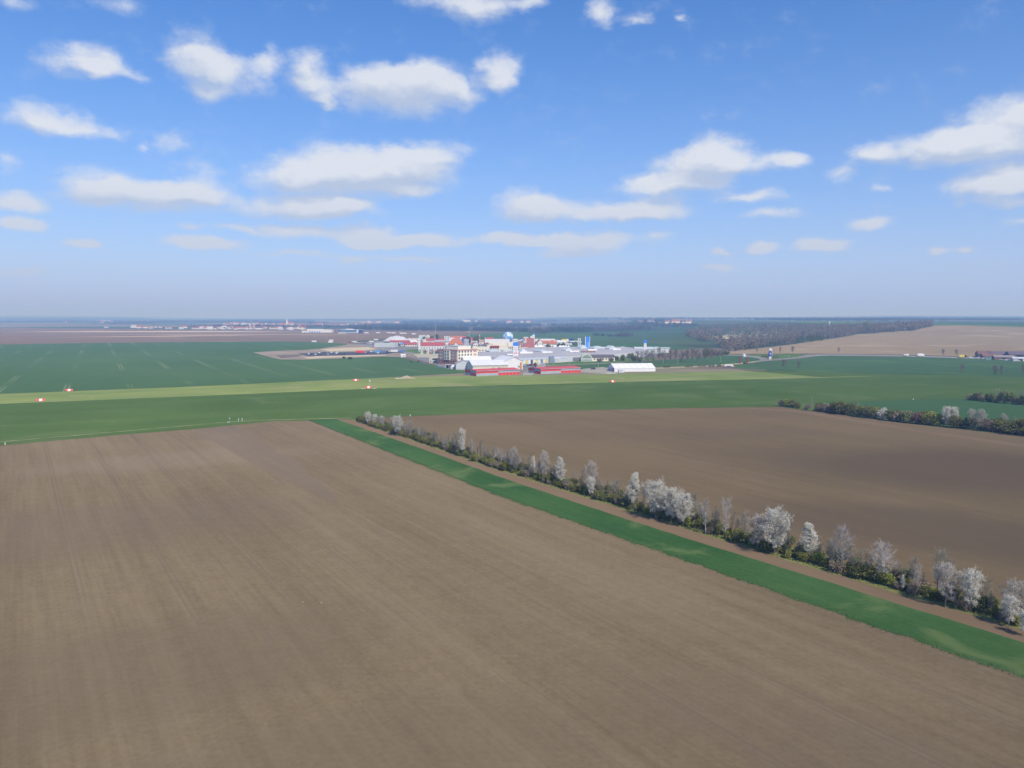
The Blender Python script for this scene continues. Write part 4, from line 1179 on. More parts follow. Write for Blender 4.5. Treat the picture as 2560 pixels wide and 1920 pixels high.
# ------------------------------------------------------------------ white marquee with its furniture
t = site_at('marquee', 'long white event tent standing on the grass right of the hangars', 'tent', 1536, 930, R(9))
L, Dp, H, HR = 35.0, 20.0, 2.9, 6.4
gabled(t, L, Dp, H, HR, M_PVC, M_PVC, 'x', .15, .1)
part(t, 'gable_cloth', C_('grey_tent_cloth', (.60, .61, .64), var=.05), ('box', -.06, -.01, .1, Dp - .1, .05, H))
part(t, 'poster', M_BLUE, ('box', -.14, -.07, 5.6, 8.2, .3, 3.0)); part(t, 'poster', M_REDP, ('box', -.14, -.07, 1.6, 4.4, .3, 3.0)); part(t, 'poster', M_WHITE, ('box', -.14, -.07, 8.6, 10.4, .3, 2.9))
part(t, 'entrance', M_GLASS, ('box', -.14, -.07, 12.6, 14.8, .05, 2.3))
for k in range(8): part(t, 'roof_seam', C_('tent_seam', (.70, .70, .71)), ('gable', k * 5.0 - .05, k * 5.0 + .05, 0, Dp, H + .08, HR + .06, .16, .05))
t = site_at('container', 'grey-white site container in front of the white event tent', 'container', 1547, 932, R(9))
part(t, 'body', M_LGREY, ('box', 0, 4.6, 0, 2.3, .15, 2.5)); part(t, 'roof', M_WHITE, ('box', -.08, 4.68, -.08, 2.38, 2.5, 2.62)); part(t, 'door', M_WHITE, ('box', 3.2, 4.2, -.06, -.005, .2, 2.2))
t = site_at('platform', 'low pale wooden platform at the corner of the white event tent', 'platform', 1518, 934.5, R(9))
part(t, 'deck', M_WHITE, ('box', 0, 8, 0, 2.2, .25, .4)); 
for x in (.3, 7.7): part(t, 'leg', M_DGREY, ('box', x - .1, x + .1, .2, 2.0, 0, .25))

# ------------------------------------------------------------------ hotel
t = site_at('hotel', 'four-storey cream hotel with red cornice and orange brick base', 'hotel', 1144, 913, R(45))
LR, LL, H = 25.7, 28.0, 14.4
part(t, 'wall', M_CREAM, ('box', 0, LR, 0, LL, 0, H - .02))
part(t, 'cornice', M_PINK, ('box', -.45, LR + .45, -.45, LL + .45, H - .9, H), )
part(t, 'roof', M_GREYROOF, ('box', .4, LR - .4, .4, LL - .4, H + .005, H + .12))
part(t, 'penthouse', M_CREAM, ('box', 5, 21, 5, 22, H + .13, H + 3.2)); part(t, 'penthouse_roof', M_LGREY, ('box', 4.8, 21.2, 4.8, 22.2, H + 3.21, H + 3.4))
# left front: brick ground floor, beige upper floors, cream bay
part(t, 'brick_base', M_BRICKO, ('box', -.25, -.01, .2, LL - .2, 0, 4.4)); part(t, 'facade', M_BEIGE, ('box', -.12, -.01, .2, 10.3, 4.5, H - 1)); part(t, 'facade', M_BEIGE, ('box', -.12, -.01, 18.6, LL - .2, 4.5, H - 1))
part(t, 'bay', M_CREAM, ('box', -.9, -.01, 10.4, 18.5, 4.45, H - .95))
for fl in range(3):
    z = 6.4 + fl * 3.0
    for yy in (12.5, 16.5): window(t, 1.7, 1.6, (-.9, yy, z), 'left', sill=True)
    for yy in (2.8, 7.6, 21.0, 25.6): part(t, 'balcony', M_PINK, ('box', -.55, -.13, yy - 1.5, yy + 1.5, z - 1.1, z - .2))
for k in range(8): window(t, 1.6, 2.6, (-.25, 2.4 + k * 3.3, 2.6), 'left', M_DGREY, 'arcade_opening')
for fl in range(3):
    z = 6.4 + fl * 3.0
    for k in range(5): window(t, 1.7, 1.6, (2.2 + k * 3.7, 0, z), 'front', sill=True)
    if fl: part(t, 'facade_panel', M_PINK, ('box', 20.0, 23.8, -.10, -.01, z - .8, z + .7))
part(t, 'brick_base', M_BRICKO, ('box', .2, LR - .2, -.2, -.01, 0, 4.2))
t = site_at('hotel_annex', 'low flat cream annex with dark windows left of the hotel', 'building', 1073, 908, R(-8))
block(t, 10, 9, 5.4, M_BEIGE, M_GREYROOF)
window(t, 4.2, 1.5, (5.2, 0, 4.0), 'front', M_GLASS)
for x in (1.6, 5.0, 6.4, 8.4): window(t, .8, 1.3, (x, 0, 1.6))
t = site_at('long_shed', 'long low grey-roofed shed beside the road left of the hotel', 'shed', 1042, 893.5, R(-14))
block(t, 24, 7, 3.6, M_BEIGE, M_GREYROOF)
t = site_at('terrace_pavilion', 'low flat-roofed terrace pavilion with white awnings below the hotel', 'pavilion', 1112, 921, R(-6))
part(t, 'roof', M_LGREY, ('box', 0, 11, 0, 6, 3.0, 3.25)); part(t, 'back_wall', M_DGREY, ('box', .3, 10.7, 5.3, 5.8, 0, 3.0))
for x in (.4, 3.7, 7.2, 10.5): part(t, 'post', M_WHITE, ('box', x - .12, x + .12, .2, .44, 0, 3.0))
t = site_at('white_dome_tent', 'small white dome tent at the end of the terrace pavilion', 'tent', 1134, 922, 0)
part(t, 'cloth', M_PVC, ('lathe', [(3.0, 0), (2.95, 1.3), (2.5, 2.4), (1.4, 3.1), (.1, 3.4)], 14)); part(t, 'entrance', M_DGREY, ('box', -.6, .6, -3.06, -2.7, 0, 1.7))
t = site_at('blue_skip', 'small blue-grey skip at the wheat edge left of the pavilion', 'skip', 1096, 918.5, 0)
part(t, 'body', C_('faded_blue', (.18, .25, .36)), ('box', 0, 4.6, 0, 2.0, .2, 1.5)); part(t, 'rim', M_STEEL, ('box', -.1, 4.7, -.1, 2.1, 1.5, 1.62))
t = site_at('grey_glass_hall', 'grey glazed pavilion with pitched roof between hotel and white hall', 'pavilion', 1140, 924, R(8))
gabled(t, 13, 12, 5.2, 8.0, M_LGREY, M_GREYP, 'y', .3)
for k in range(5): window(t, 1.7, 3.4, (1.6 + k * 2.45, 0, 2.4), 'front', M_SKYL)

# ------------------------------------------------------------------ white halls behind the hangars
t = site_at('white_hall', 'long white-roofed hall with cream walls directly behind the left hangar', 'hall', 1182, 928.5, R(14))
gabled(t, 30, 26, 5.0, 8.4, M_CREAM, M_WHITE_R, 'x', .6)
part(t, 'eaves_band', M_BEIGE, ('box', 0, 30, -.12, -.01, 3.2, 4.7)); 
for x in (25.5, 28.0): part(t, 'pilaster', C_('yellowish_render', (.66, .60, .34)), ('box', x - .5, x + .5, -.3, -.13, 0, 5.3))
window(t, 1.2, 1.2, (17.5, -.01, 2.2)); window(t, 2.4, 1.2, (22.5, -.01, 2.2))
t = site_at('white_hall', 'taller white gabled hall stepping up right of the long white hall', 'hall', 1262, 925.5, R(26))
gabled(t, 17, 24, 7.4, 11.4, M_WHITE, M_WHITE_R, 'y', .5)
part(t, 'door', M_BRICKO, ('box', 14.2, 15.8, -.10, -.01, 0, 6.4)); part(t, 'door_post', M_YEL, ('box', 15.9, 16.4, -.12, -.01, 0, 6.6))
t = site_at('white_hall', 'low white lean-to with felt roof behind the hotel front corner', 'hall', 1160, 914, R(14))
gabled(t, 26, 14, 5.0, 8.2, M_LGREY, M_WHITE_R, 'x', .4)

# ------------------------------------------------------------------ the great grey shopping hall
def hall_poly(name, label, pts, zt, roofm, wallm, cat='shop'):
    ws = [tuple(G(px, py, zt).xy) for px, py in pts]
    cx = sum(p[0] for p in ws) / len(ws); cy_ = sum(p[1] for p in ws) / len(ws)
    t = thing(name, label, cat, (cx, cy_, 0))
    loc = [(x - cx, y - cy_) for x, y in ws]
    part(t, 'wall', wallm, ('prism', loc, 0, zt - .35))
    part(t, 'roof', roofm, ('prism', loc, zt - .34, zt))
    return t, cx, cy_
t, cx, cy_ = hall_poly('shopping_hall', 'vast flat grey-roofed shopping hall with white roof lights', [(1196, 892.5), (1290, 896), (1420, 890), (1482, 886.5), (1604, 880), (1622, 874), (1560, 867), (1440, 866.5), (1332, 868.5), (1302, 872), (1290, 879), (1196, 881)], 6.0, M_GREYROOF, M_LGREY)
def local(px, py, z): g = G(px, py, z); return g.x - cx, g.y - cy_
def rooflight(px, py, L, Dp, h, kind, rz=E30):
    x, y = local(px, py, 6.0)
    mb = MB()
    if kind == 'gable': mb.gwall(0, L, 0, Dp, 0, h * .3, h, 'y')
    elif kind == 'pyramid': mb.add([(0, 0, 0), (L, 0, 0), (L, Dp, 0), (0, Dp, 0), (L / 2, Dp / 2, h)], [(0, 3, 2, 1), (0, 1, 4), (1, 2, 4), (2, 3, 4), (3, 0, 4)])
    elif kind == 'hip': mb.box(0, L, 0, Dp, 0, h * .35); mb.hip(0, L, 0, Dp, h * .355, h, .05)
    else: mb.box(0, L, 0, Dp, 0, h)
    o = mb.build('roof_light', M_SKYL if kind != 'box' else M_WHITE, t); o.location = (x, y, 6.02); o.rotation_euler = (0, 0, rz)
for a in ((1352, 880, 12, 16, 2.6, 'hip'), (1356, 882.5, 13, 2, 1.5, 'box'), (1300, 884, 16, 2, 1.6, 'box'), (1303, 880, 9, 8, 3.6, 'pyramid'), (1224, 880, 15, 10, 2.6, 'hip'), (1258, 879, 14, 8, 2.4, 'hip'),
          (1414, 877, 9, 9, 3.6, 'gable'), (1424, 880, 13, 2, 1.4, 'box'), (1452, 871, 9, 9, 4.2, 'gable'), (1470, 876.5, 13, 2, 1.6, 'box'), (1486, 871.5, 16, 12, 3.0, 'hip'), (1524, 873.5, 10, 10, 4.4, 'gable'), (1532, 875, 12, 2, 1.6, 'box'), (1268, 888, 8, 3, 1.2, 'box')):
    rooflight(*a)
for i, px in enumerate(range(1318, 1470, 17)):      # roof vents
    x, y = local(px, 872 + (i * 7) % 13, 6.0); part(t, 'roof_vent', M_STEEL, ('lathe', [(.5, 6.0), (.5, 6.9), (.8, 7.0), (.1, 7.4)], 8, x, y))
def front_panel(p0, p1, z0, z1, m, name, off=.15):
    a = Vector(local(p0[0], p0[1], 6.0)); b = Vector(local(p1[0], p1[1], 6.0)); d = (b - a).normalized(); n = Vector((d.y, -d.x))
    a += n * off; b += n * off
    MB().prism([(a.x, a.y), (b.x, b.y), (b.x - n.x * (off - .02), b.y - n.y * (off - .02)), (a.x - n.x * (off - .02), a.y - n.y * (off - .02))], z0, z1).build(name, m, t)
front_panel((1200, 892.6), (1288, 895.9), 3.4, 5.4, M_BLUED, 'fascia'); front_panel((1204, 892.7), (1284, 895.7), .3, 3.2, M_GLASSB, 'shop_front')
front_panel((1294, 895.8), (1418, 890.1), 4.3, 5.6, C_('pale_blue_fascia', (.58, .66, .78)), 'fascia', .3)
for k in range(14):
    px = 1296 + k * 6.2
    if 12 > k: front_panel((px, 895.7 - k * .283), (px + 4.6, 895.7 - k * .283 - .21), .4, 3.8, (M_WHITE, M_GLASSB, M_WHITE, M_YEL)[k % 4] if k != 5 else M_GLASS, 'shop_window', .2)
front_panel((1372, 892.3), (1383, 891.8), 0, 6.6, C_('blue_grey_entrance', (.24, .30, .38)), 'entrance_tower', 1.2)
front_panel((1384, 891.8), (1400, 891), 0, 4.4, M_LGREY, 'entrance_block', 1.4)
front_panel((1424, 889.7), (1480, 886.8), .3, 4.2, C_('slate_wall', (.20, .20, .23)), 'cladding', .2)

# supermarket with the arched front
t = site_at('arched_hall', 'hall with pale green arched front, dark roof and cream side walls', 'shop', 1480, 903.5, R(9))
L, Dp = 24, 11
gabled(t, L, Dp, 4.2, 6.6, M_CREAM, C_('dark_slate_roof', (.13, .115, .125)), 'x', .5)
mb = MB(); n = 14; arc = [(-12 + 12 * (1 - math.cos(math.pi * k / n)), 0) for k in range(n + 1)]
pts = [(-11.5 + 5.75 * (1 - math.cos(math.pi * k / n)), 3.0 + 4.6 * math.sin(math.pi * k / n)) for k in range(n + 1)]
vs = [(x, -1.0, z) for x, z in pts] + [(x, 9.0, z) for x, z in pts]
mb.add(vs + [(-11.5, -1, 0), (0, -1, 0), (-11.5, 9, 0), (0, 9, 0)], [tuple(range(n + 1)) + (2 * n + 3, 2 * n + 2)] + [tuple(range(2 * n + 1, n, -1)) + (2 * n + 4, 2 * n + 5)] + [(k, n + 1 + k, n + 2 + k, k + 1) for k in range(n)] + [(0, 2 * n + 2, 2 * n + 4, n + 1), (n, 2 * n + 1, 2 * n + 5, 2 * n + 3)])
mb.build('arched_front', C_('pale_green_render', (.58, .64, .48)), t)
mb = MB(); pts2 = [(-10.4 + 4.65 * (1 - math.cos(math.pi * k / n)), 3.2 + 3.4 * math.sin(math.pi * k / n)) for k in range(n + 1)]
mb.add([(x, -1.1, z) for x, z in pts2], [tuple(range(n + 1))]); mb.add([(x, -1.02, z) for x, z in pts2], [tuple(range(n, -1, -1))]); mb.build('arch_glazing', C_('grey_green_glass', (.25, .30, .28), rough=.2, spec=.6), t)
part(t, 'sign_band', C_('blue_grey_band', (.25, .32, .42)), ('box', -10.8, -.7, -1.12, -1.02, .9, 2.0))
for k in range(7): window(t, 1.6, 1.4, (2.5 + k * 3.1, 0, 2.4))
t = site_at('rear_shop', 'small shop with dark red roof behind the arched hall', 'shop', 1456, 895, R(9))
gabled(t, 15, 9, 5.6, 7.6, M_CREAM, M_TILE3, 'x', .4)

# ------------------------------------------------------------------ sign towers
def pylon(px, py_base, top, width, label, cap_h=.18, bands=(), blue_all=False, rz=0.1, D=None, frame=False):
    g = G(px, py_base); h = hgt(top, g.y); w = width * g.y / F
    t = thing('sign_tower', label, 'sign', (g.x, g.y, 0), rz, 'tall sign towers of the shopping town')
    part(t, 'tower', M_BLUE if blue_all else M_WHITE, ('box', -w / 2, w / 2, -w * .22, w * .22, 0, h))
    if blue_all:
        for s in (-1, 1): part(t, 'frame', M_WHITE, ('box', s * w * .5 - .25 + s * .26, s * w * .5 + .25 + s * .26, -w * .26, w * .26, 0, h + .3))
        o = MB()
        for k in range(12):
            a = k / 11; x = -.28 * w + .3 * w * math.sin(a * 2.2); z = h * (.12 + .5 * a); o.box(x, x + w * .28, -w * .22 - .06, -w * .22 - .005, z, z + h * .046)
        o.build('swoosh_mark', C_('light_blue_print', (.25, .50, .85)), t)
    else:
        part(t, 'cap', M_BLUE, ('box', -w / 2 - .04, w / 2 + .04, -w * .22 - .06, w * .22 + .06, h * (1 - cap_h), h + .02))
        part(t, 'side', C_('pale_blue_edge', (.45, .55, .70)), ('box', -w / 2 - .12, -w / 2 - .005, -w * .2, w * .2, .2, h * (1 - cap_h) - .05))
        for i, (z, m) in enumerate(bands):
            part(t, 'sign_panel', m, ('box', -w * .36, w * .36, -w * .22 - .05, -w * .22 - .005, h * z, h * z + h * .035))
    return t
GP = C_('grey_print', (.42, .42, .48)); RP = C_('red_print', (.62, .22, .20))
pylon(1289, 906, 856, 12.5, 'white sign tower with blue cap rising beside the white halls', .17, [(.12, GP), (.21, GP), (.31, GP), (.42, RP), (.47, RP), (.56, GP), (.64, GP), (.72, GP)])
pylon(1612.5, 886, 849, 6.5, 'white sign tower with blue cap rising out of the bare avenue trees', .24, [(.15, RP), (.25, GP), (.36, GP), (.45, GP), (.53, GP), (.62, GP), (.68, GP)])
pylon(1468.5, 882, 842, 9.5, 'broad bright blue sign tower with white frame behind the grey hall', blue_all=True)
t = pylon(1334, 862, 833.5, 5.5, 'slim white and pale blue sign tower left of the gabled house', .10, [(.2, M_BLUE), (.4, GP), (.55, GP), (.72, GP)])
part(t, 'mast', M_WHITE, ('tube', (1.0, .3, 15), (1.0, .3, 21.5), .22, .12, 6))
for i, (px, top, base) in enumerate(((1446, 845, 866), (1450.5, 845, 868))):
    g = G(px, base); h = hgt(top, g.y)
    t = thing('sign_mast', ('left', 'right')[i] + ' of the two slim white masts beside the parked aeroplane', 'sign', (g.x, g.y, 0), 0, 'twin white masts')
    part(t, 'panel', M_WHITE, ('box', -.9, .9, -.3, .3, 0, h)); part(t, 'stripe', C_('pale_blue_edge', (.45, .55, .70)), ('box', -.5, .5, -.36, -.305, h * .1, h * .9))
t = site_at('sign_pillar', 'plain white pillar sign at the road corner left of the hotel', 'sign', 1048.5, 880, 0)
h = hgt(850.5, t.location.y); part(t, 'pillar', M_WHITE, ('box', -1.3, 1.3, -.6, .6, 3.0, h)); part(t, 'foot', M_GREYP, ('box', -1.1, 1.1, -.5, .5, 0, 3.0))
t = site_at('sign_tower', 'striped blue and white tower block behind the hotel roof', 'sign', 1166, 872, 0)
h = hgt(847.5, t.location.y)
part(t, 'tower', M_WHITE, ('box', -3.0, 3.0, -2, 2, 0, h))
for x in (-2.3, -.9, .6, 2.1): part(t, 'stripe', C_('slate_blue', (.16, .20, .33)), ('box', x - .38, x + .38, -2.08, -2.005, .5, h - .3))
t = site_at('yellow_disc_sign', 'tall pole carrying a yellow disc above the trees', 'sign', 1172.5, 855, 0)
h = hgt(829.5, t.location.y); part(t, 'pole', M_WHITE, ('tube', (0, 0, 0), (0, 0, h - .8), .3, .22, 8)); part(t, 'disc', M_YEL, ('lathe', [(.3, h - 1.4), (3.0, h - .8), (3.4, h - .3), (2.4, h + .2), (.2, h + .5)], 14))
t = site_at('flag_mast', 'very tall thin white mast behind the dark conifer', 'mast', 1089.5, 851, 0)
h = hgt(811, t.location.y); part(t, 'pole', M_WHITE, ('tube', (0, 0, 0), (0, 0, h), .35, .2, 8)); part(t, 'foot', M_GREYP, ('box', -.6, .6, -.6, .6, 0, .5))
t = site_at('radio_mast', 'red and white ringed mast left of the globe', 'mast', 1199, 857, 0)
h = hgt(830.5, t.location.y)
for k in range(5): part(t, 'section', (M_REDP, M_WHITE)[k % 2], ('tube', (0, 0, h * k / 5 + .01), (0, 0, h * (k + 1) / 5), .55, .5, 8, True))

# the globe
def globe():
    t = site_at('globe_building', 'large round building painted like a blue and white globe', 'globe', 1270, 858, 0)
    r = 13.2 * t.location.y / F; zc = hgt(842.5, t.location.y)
    m = bpy.data.materials.new('globe_paint'); m.use_nodes = True
    N = NT(m.node_tree); tc = N.n('ShaderNodeTexCoord').outputs['Object']
    nz = N.noise(N.mapping(tc, loc=(4, 2, 1)), .16, 5, .6, .6)
    c = N.mix(N.mapr(nz, .44, .54, 0, 1, True), (.12, .38, .76), (.80, .84, .88))
    b = N.n('ShaderNodeBsdfPrincipled'); N.link(c, b.inputs['Base Color']); b.inputs['Roughness'].default_value = .4
    o = N.n('ShaderNodeOutputMaterial'); N.link(b.outputs[0], o.inputs[0])
    prof = [(r * math.cos(a), zc + r * math.sin(a)) for a in [R(x) for x in range(-84, 90, 12)]] + [(.05, zc + r)]
    mb = MB().lathe(prof, 28); mb.build('shell', m, t, True)
    part(t, 'base', C_('dark_base', (.10, .13, .20)), ('lathe', [(r * .62, 0), (r * .6, zc - r * .72)], 20))
    for k in range(8):
        a = k * math.pi / 4; part(t, 'strut', M_STEEL, ('tube', (r * 1.05 * math.cos(a), r * 1.05 * math.sin(a), 0), (r * .78 * math.cos(a), r * .78 * math.sin(a), zc - r * .6), .25, .2, 5))
globe()

# ------------------------------------------------------------------ old-town style buildings behind
def simple(name, label, px, py, L, Dp, H, wall, roof, HR=None, rz=E30, along='x', wins=(0, 0), cat='building', over=.5, hip=False, group=None):
    t = site_at(name, label, cat, px, py, rz, group)
    if HR is None: block(t, L, Dp, H, wall, roof)
    elif hip:
        part(t, 'wall', wall, ('box', 0, L, 0, Dp, 0, H)); part(t, 'roof', roof, ('hip', 0, L, 0, Dp, H + .01, HR, over))
    else: gabled(t, L, Dp, H, HR, wall, roof, along, over)
    nx, nz = wins
    for j in range(nz):
        for i in range(nx): window(t, min(1.6, L / nx * .5), 1.5, (L * (i + .5) / nx, 0, 2.0 + j * 3.0))
    return t
t = simple('orange_roof_house', 'big house with a steep orange tiled roof and white dormer', 1120, 867, 23, 15, 3.4, M_WHITE, M_TILE, 12.5, R(4), 'x', (6, 1), hip=True, over=.8)
part(t, 'dormer', M_WHITE, ('gwall', 9.5, 14.5, -1.2, 4.0, 1.5, 4.2, 6.2, 'y')); part(t, 'dormer_roof', M_TILE3, ('gable', 9.5, 14.5, -1.2, 5.0, 4.25, 6.6, .4, .2, 'y')); part(t, 'porch', M_DGREY, ('box', 7.5, 16.5, -1.25, -.05, 0, 2.6))
t = simple('round_arena', 'wide round hall with a low grey conical roof behind the red market', 992, 858, .1, .1, .1, M_WHITE, M_WHITE, None, 0)
for c in list(t.children): bpy.data.objects.remove(c)
k = t.location.y / F
part(t, 'wall', M_DGREY, ('lathe', [(31 * k, 0), (31 * k, 3.4)], 16)); part(t, 'roof', M_LGREY, ('lathe', [(33 * k, 3.45), (15 * k, 11.0), (9 * k, 11.6), (8 * k, 12.4), (.4, 13.0)], 16))
for q in range(16):
    a = q * math.pi / 8 + .1; part(t, 'roof_rib', M_WHITE, ('tube', (33 * k * math.cos(a), 33 * k * math.sin(a), 3.7), (15 * k * math.cos(a), 15 * k * math.sin(a), 11.2), .3, .3, 4))
t = simple('glass_shop', 'pale green-white glazed shop left of the red market', 936, 868, 31, 16, 6.2, C_('pale_glass_wall', (.60, .66, .64), rough=.3, spec=.5), M_LGREY, None, R(-12))
for k in range(9): part(t, 'mullion', M_WHITE, ('box', 1.2 + k * 3.5, 1.45 + k * 3.5, -.12, -.005, .3, 5.6))
simple('red_market', 'long market hall with a dull red roof in front of the grey conical roof', 974, 860.5, 42, 13, 3.6, M_WHITE, M_REDDULL, 6.4, R(6), 'x', (10, 1), 'shop')
simple('red_market', 'second dull red market roof right of the blue kiosk', 1013, 866, 18, 12, 3.0, M_CREAM, M_REDDULL, 6.0, R(16), 'x', (5, 1), 'shop')
t = simple('red_market', 'largest red-roofed market hall with white front left of the hotel', 1050, 873.5, 34, 16, 5.2, M_WHITE, M_REDDULL, 9.6, R(4), 'x', (9, 1), 'shop')
simple('red_market', 'rear red-roofed market building with a grey roof light', 1066, 859, 15, 12, 5.0, M_CREAM, M_REDDULL, 8.6, R(4), 'x', (4, 1), 'shop')
simple('dark_arcade', 'dark open arcade under the red market roofs', 977, 864.5, 24, 6, 3.4, M_DGREY, M_REDDULL, None, R(4), cat='arcade')
t = site_at('kiosk', 'small kiosk with a blue pyramid roof before the red market', 'kiosk', 1006, 864.5, 0)
part(t, 'wall', M_CREAM, ('box', -2.4, 2.4, -2.4, 2.4, 0, 3.0)); part(t, 'roof', C_('mid_blue', (.16, .34, .70)), ('add', [(-3, -3, 3.01), (3, -3, 3.01), (3, 3, 3.01), (-3, 3, 3.01), (0, 0, 5.6)], [(0, 3, 2, 1), (0, 1, 4), (1, 2, 4), (2, 3, 4), (3, 0, 4)])); window(t, 2.4, 1.2, (0, -2.4, 1.8))
for i in range(4):
    t = site_at('silo', 'short white silo, %s of four in a row behind the orange roof' % ('first', 'second', 'third', 'fourth')[i], 'silo', 1111.5 + i * 4.0, 853, 0, 'row of four white silos')
    part(t, 'tank', M_WHITE, ('lathe', [(1.0, 1.0), (1.05, 8.6), (.6, 9.4), (.1, 9.6)], 10)); part(t, 'stand', M_STEEL, ('lathe', [(.8, 0), (.8, 1.0)], 8))
simple('grey_plant', 'grey technical building below the four white silos', 1086, 862.5, 24, 12, 7.4, M_LGREY, M_DGREY, None, R(4), wins=(6, 2))
simple('villa', 'cream tower-like villa behind the red market roofs', 1066, 850.5, 6, 6, 8.2, M_CREAM, M_WHITE, 10.0, R(0), hip=True, over=.4)
simple('white_store', 'white flat store right of the grey conical roof', 1026, 854, 18, 10, 5.4, M_WHITE, M_LGREY, None, R(4), wins=(5, 1))
simple('glass_block', 'pale glazed block behind the market trees', 1047, 848.5, 14, 8, 8.6, C_('pale_glass_wall', (.60, .66, .64)), M_LGREY, None, R(2))
simple('red_row', 'row of small red-roofed houses behind the orange roof', 1128, 850.5, 30, 9, 4.6, M_WHITE, M_TILE2, 8.4, R(2), 'x', (9, 1))
simple('pink_house', 'pale pink house right of the striped tower', 1168, 858, 9, 8, 6.6, C_('pink_render', (.72, .52, .48)), M_REDROOF, 9.0, R(5))
simple('purple_castle', 'small dark purple and blue painted turret house behind the striped tower', 1156, 859, 6.5, 6, 9.4, C_('purple_paint', (.20, .15, .30)), M_MAROON, 12.2, R(5), hip=True)
simple('cream_market', 'long cream market hall with dull red flat roof right of the hotel', 1181, 880, 46, 14, 6.4, M_CREAM, M_TILE3, None, R(3), wins=(12, 1), cat='shop')
simple('timber_gallery', 'beige shop front with maroon gallery right of the cream market hall', 1226, 880, 11, 8, 6.0, M_BEIGE, M_MAROON, 8.0, R(5), wins=(4, 2), cat='shop')
simple('beige_gallery', 'wide beige two-storey gallery with brown flat roof', 1238, 879, 24, 10, 6.6, M_BEIGE, M_TAN_R, None, R(5), wins=(9, 2), cat='shop')
simple('beige_mall', 'long beige mall roof with cream fascia below the globe', 1222, 868.5, 44, 16, 6.8, M_CREAM, M_TAN_R, None, R(8), wins=(0, 0), cat='shop')
simple('beige_mall', 'rear upper beige mall roof at the foot of the globe', 1212, 863, 40, 16, 9.2, M_WHITE, M_TAN_R, None, R(8), cat='shop')
simple('pink_arcade', 'pale pink arcade right of the blue-capped sign tower', 1297, 878, 12, 8, 5.2, C_('pink_render', (.72, .52, .48)), M_TAN_R, None, R(5), wins=(4, 1), cat='shop')
t = site_at('canopy', 'long slanting white canopy roof carried on posts right of the globe', 'canopy', 1268, 872, R(8))
k = t.location.y / F
z0 = hgt(857, t.location.y); z1 = hgt(848.5, t.location.y)
part(t, 'roof', M_WHITE, ('add', [(0, 0, z0), (41 * k, 0, z1), (41 * k, 6, z1), (0, 6, z0), (0, 0, z0 - .9), (41 * k, 0, z1 - .9), (41 * k, 6, z1 - .9), (0, 6, z0 - .9)], [(0, 1, 2, 3), (7, 6, 5, 4), (0, 4, 5, 1), (1, 5, 6, 2), (2, 6, 7, 3), (3, 7, 4, 0)]))
for f in (.04, .5, .96): part(t, 'post', M_STEEL, ('box', 41 * k * f - .3, 41 * k * f + .3, 2.7, 3.3, 0, z0 + (z1 - z0) * f - .95))
simple('red_castle', 'red box-shaped castle building left of the gabled house', 1310, 873, 15, 10, 7.4, C_('brick_red_render', (.50, .17, .14)), M_MAROON, None, R(4), wins=(0, 0))
t = simple('red_castle', 'upper red tower with cream corner turret left of the slim sign tower', 1313, 869, 13, 8, 14.0, C_('brick_red_render', (.50, .17, .14)), M_MAROON, None, R(4))
part(t, 'turret', M_CREAM, ('lathe', [(1.1, 7.0), (1.1, 14.6), (1.4, 14.7), (1.4, 15.6)], 8, .6, -.4)); part(t, 'penthouse', M_WHITE, ('box', 8, 12, 2, 6, 14.0, 17.0))
t = simple('gabled_house', 'house with white stepped gable and long red tiled roof', 1341, 868.5, 11, 18, 5.2, M_WHITE, M_TILE, 11.8, R(5), 'y', (3, 2), 'house')
simple('gabled_house', 'long red tiled wing right of the white gable', 1354, 868, 21, 10, 5.8, M_WHITE, M_TILE, 9.6, R(3), 'x', (6, 1), 'house')
t = simple('gabled_house', 'cream house with hipped orange-red roof and two white chimneys', 1370, 869.5, 13, 12, 6.0, M_CREAM, M_TILE, 11.4, R(3), wins=(5, 2), cat='house', hip=True)
for x in (2.4, 9.5): part(t, 'chimney', M_WHITE, ('box', x, x + 1.0, 5, 6, 9.0, 12.6))
simple('blue_white_shop', 'flat white shop with pale blue fascia behind the gabled house', 1338, 858, 34, 12, 7.2, M_WHITE, C_('pale_blue_fascia', (.58, .66, .78)), None, R(2), wins=(9, 1), cat='shop')
simple('yellow_shop', 'yellow-fronted shop with orange windows behind the white tents', 1404, 860.5, 11, 10, 8.4, M_YEL, M_DGREY, None, R(2), wins=(2, 1), cat='shop')
simple('blue_shop', 'white and dark blue shop right of the yellow-fronted one', 1417, 860, 11, 9, 8.8, M_BLUED, M_WHITE, None, R(2), wins=(3, 1), cat='shop')
simple('white_shed', 'low white shed with arched roof left of the yellow shop', 1393, 862, 15, 10, 4.6, M_WHITE, M_WHITE_R, 7.0, R(2))
simple('purple_shop', 'small lilac shop right of the gabled house', 1384, 858, 11, 8, 5.6, C_('lilac_render', (.55, .48, .56)), M_LGREY, None, R(2), wins=(3, 1), cat='shop')
simple('grey_row', 'long low pale grey row left of the parked aeroplane', 1398, 865, 20, 8, 4.4, M_LGREY, M_CREAM, None, R(2))
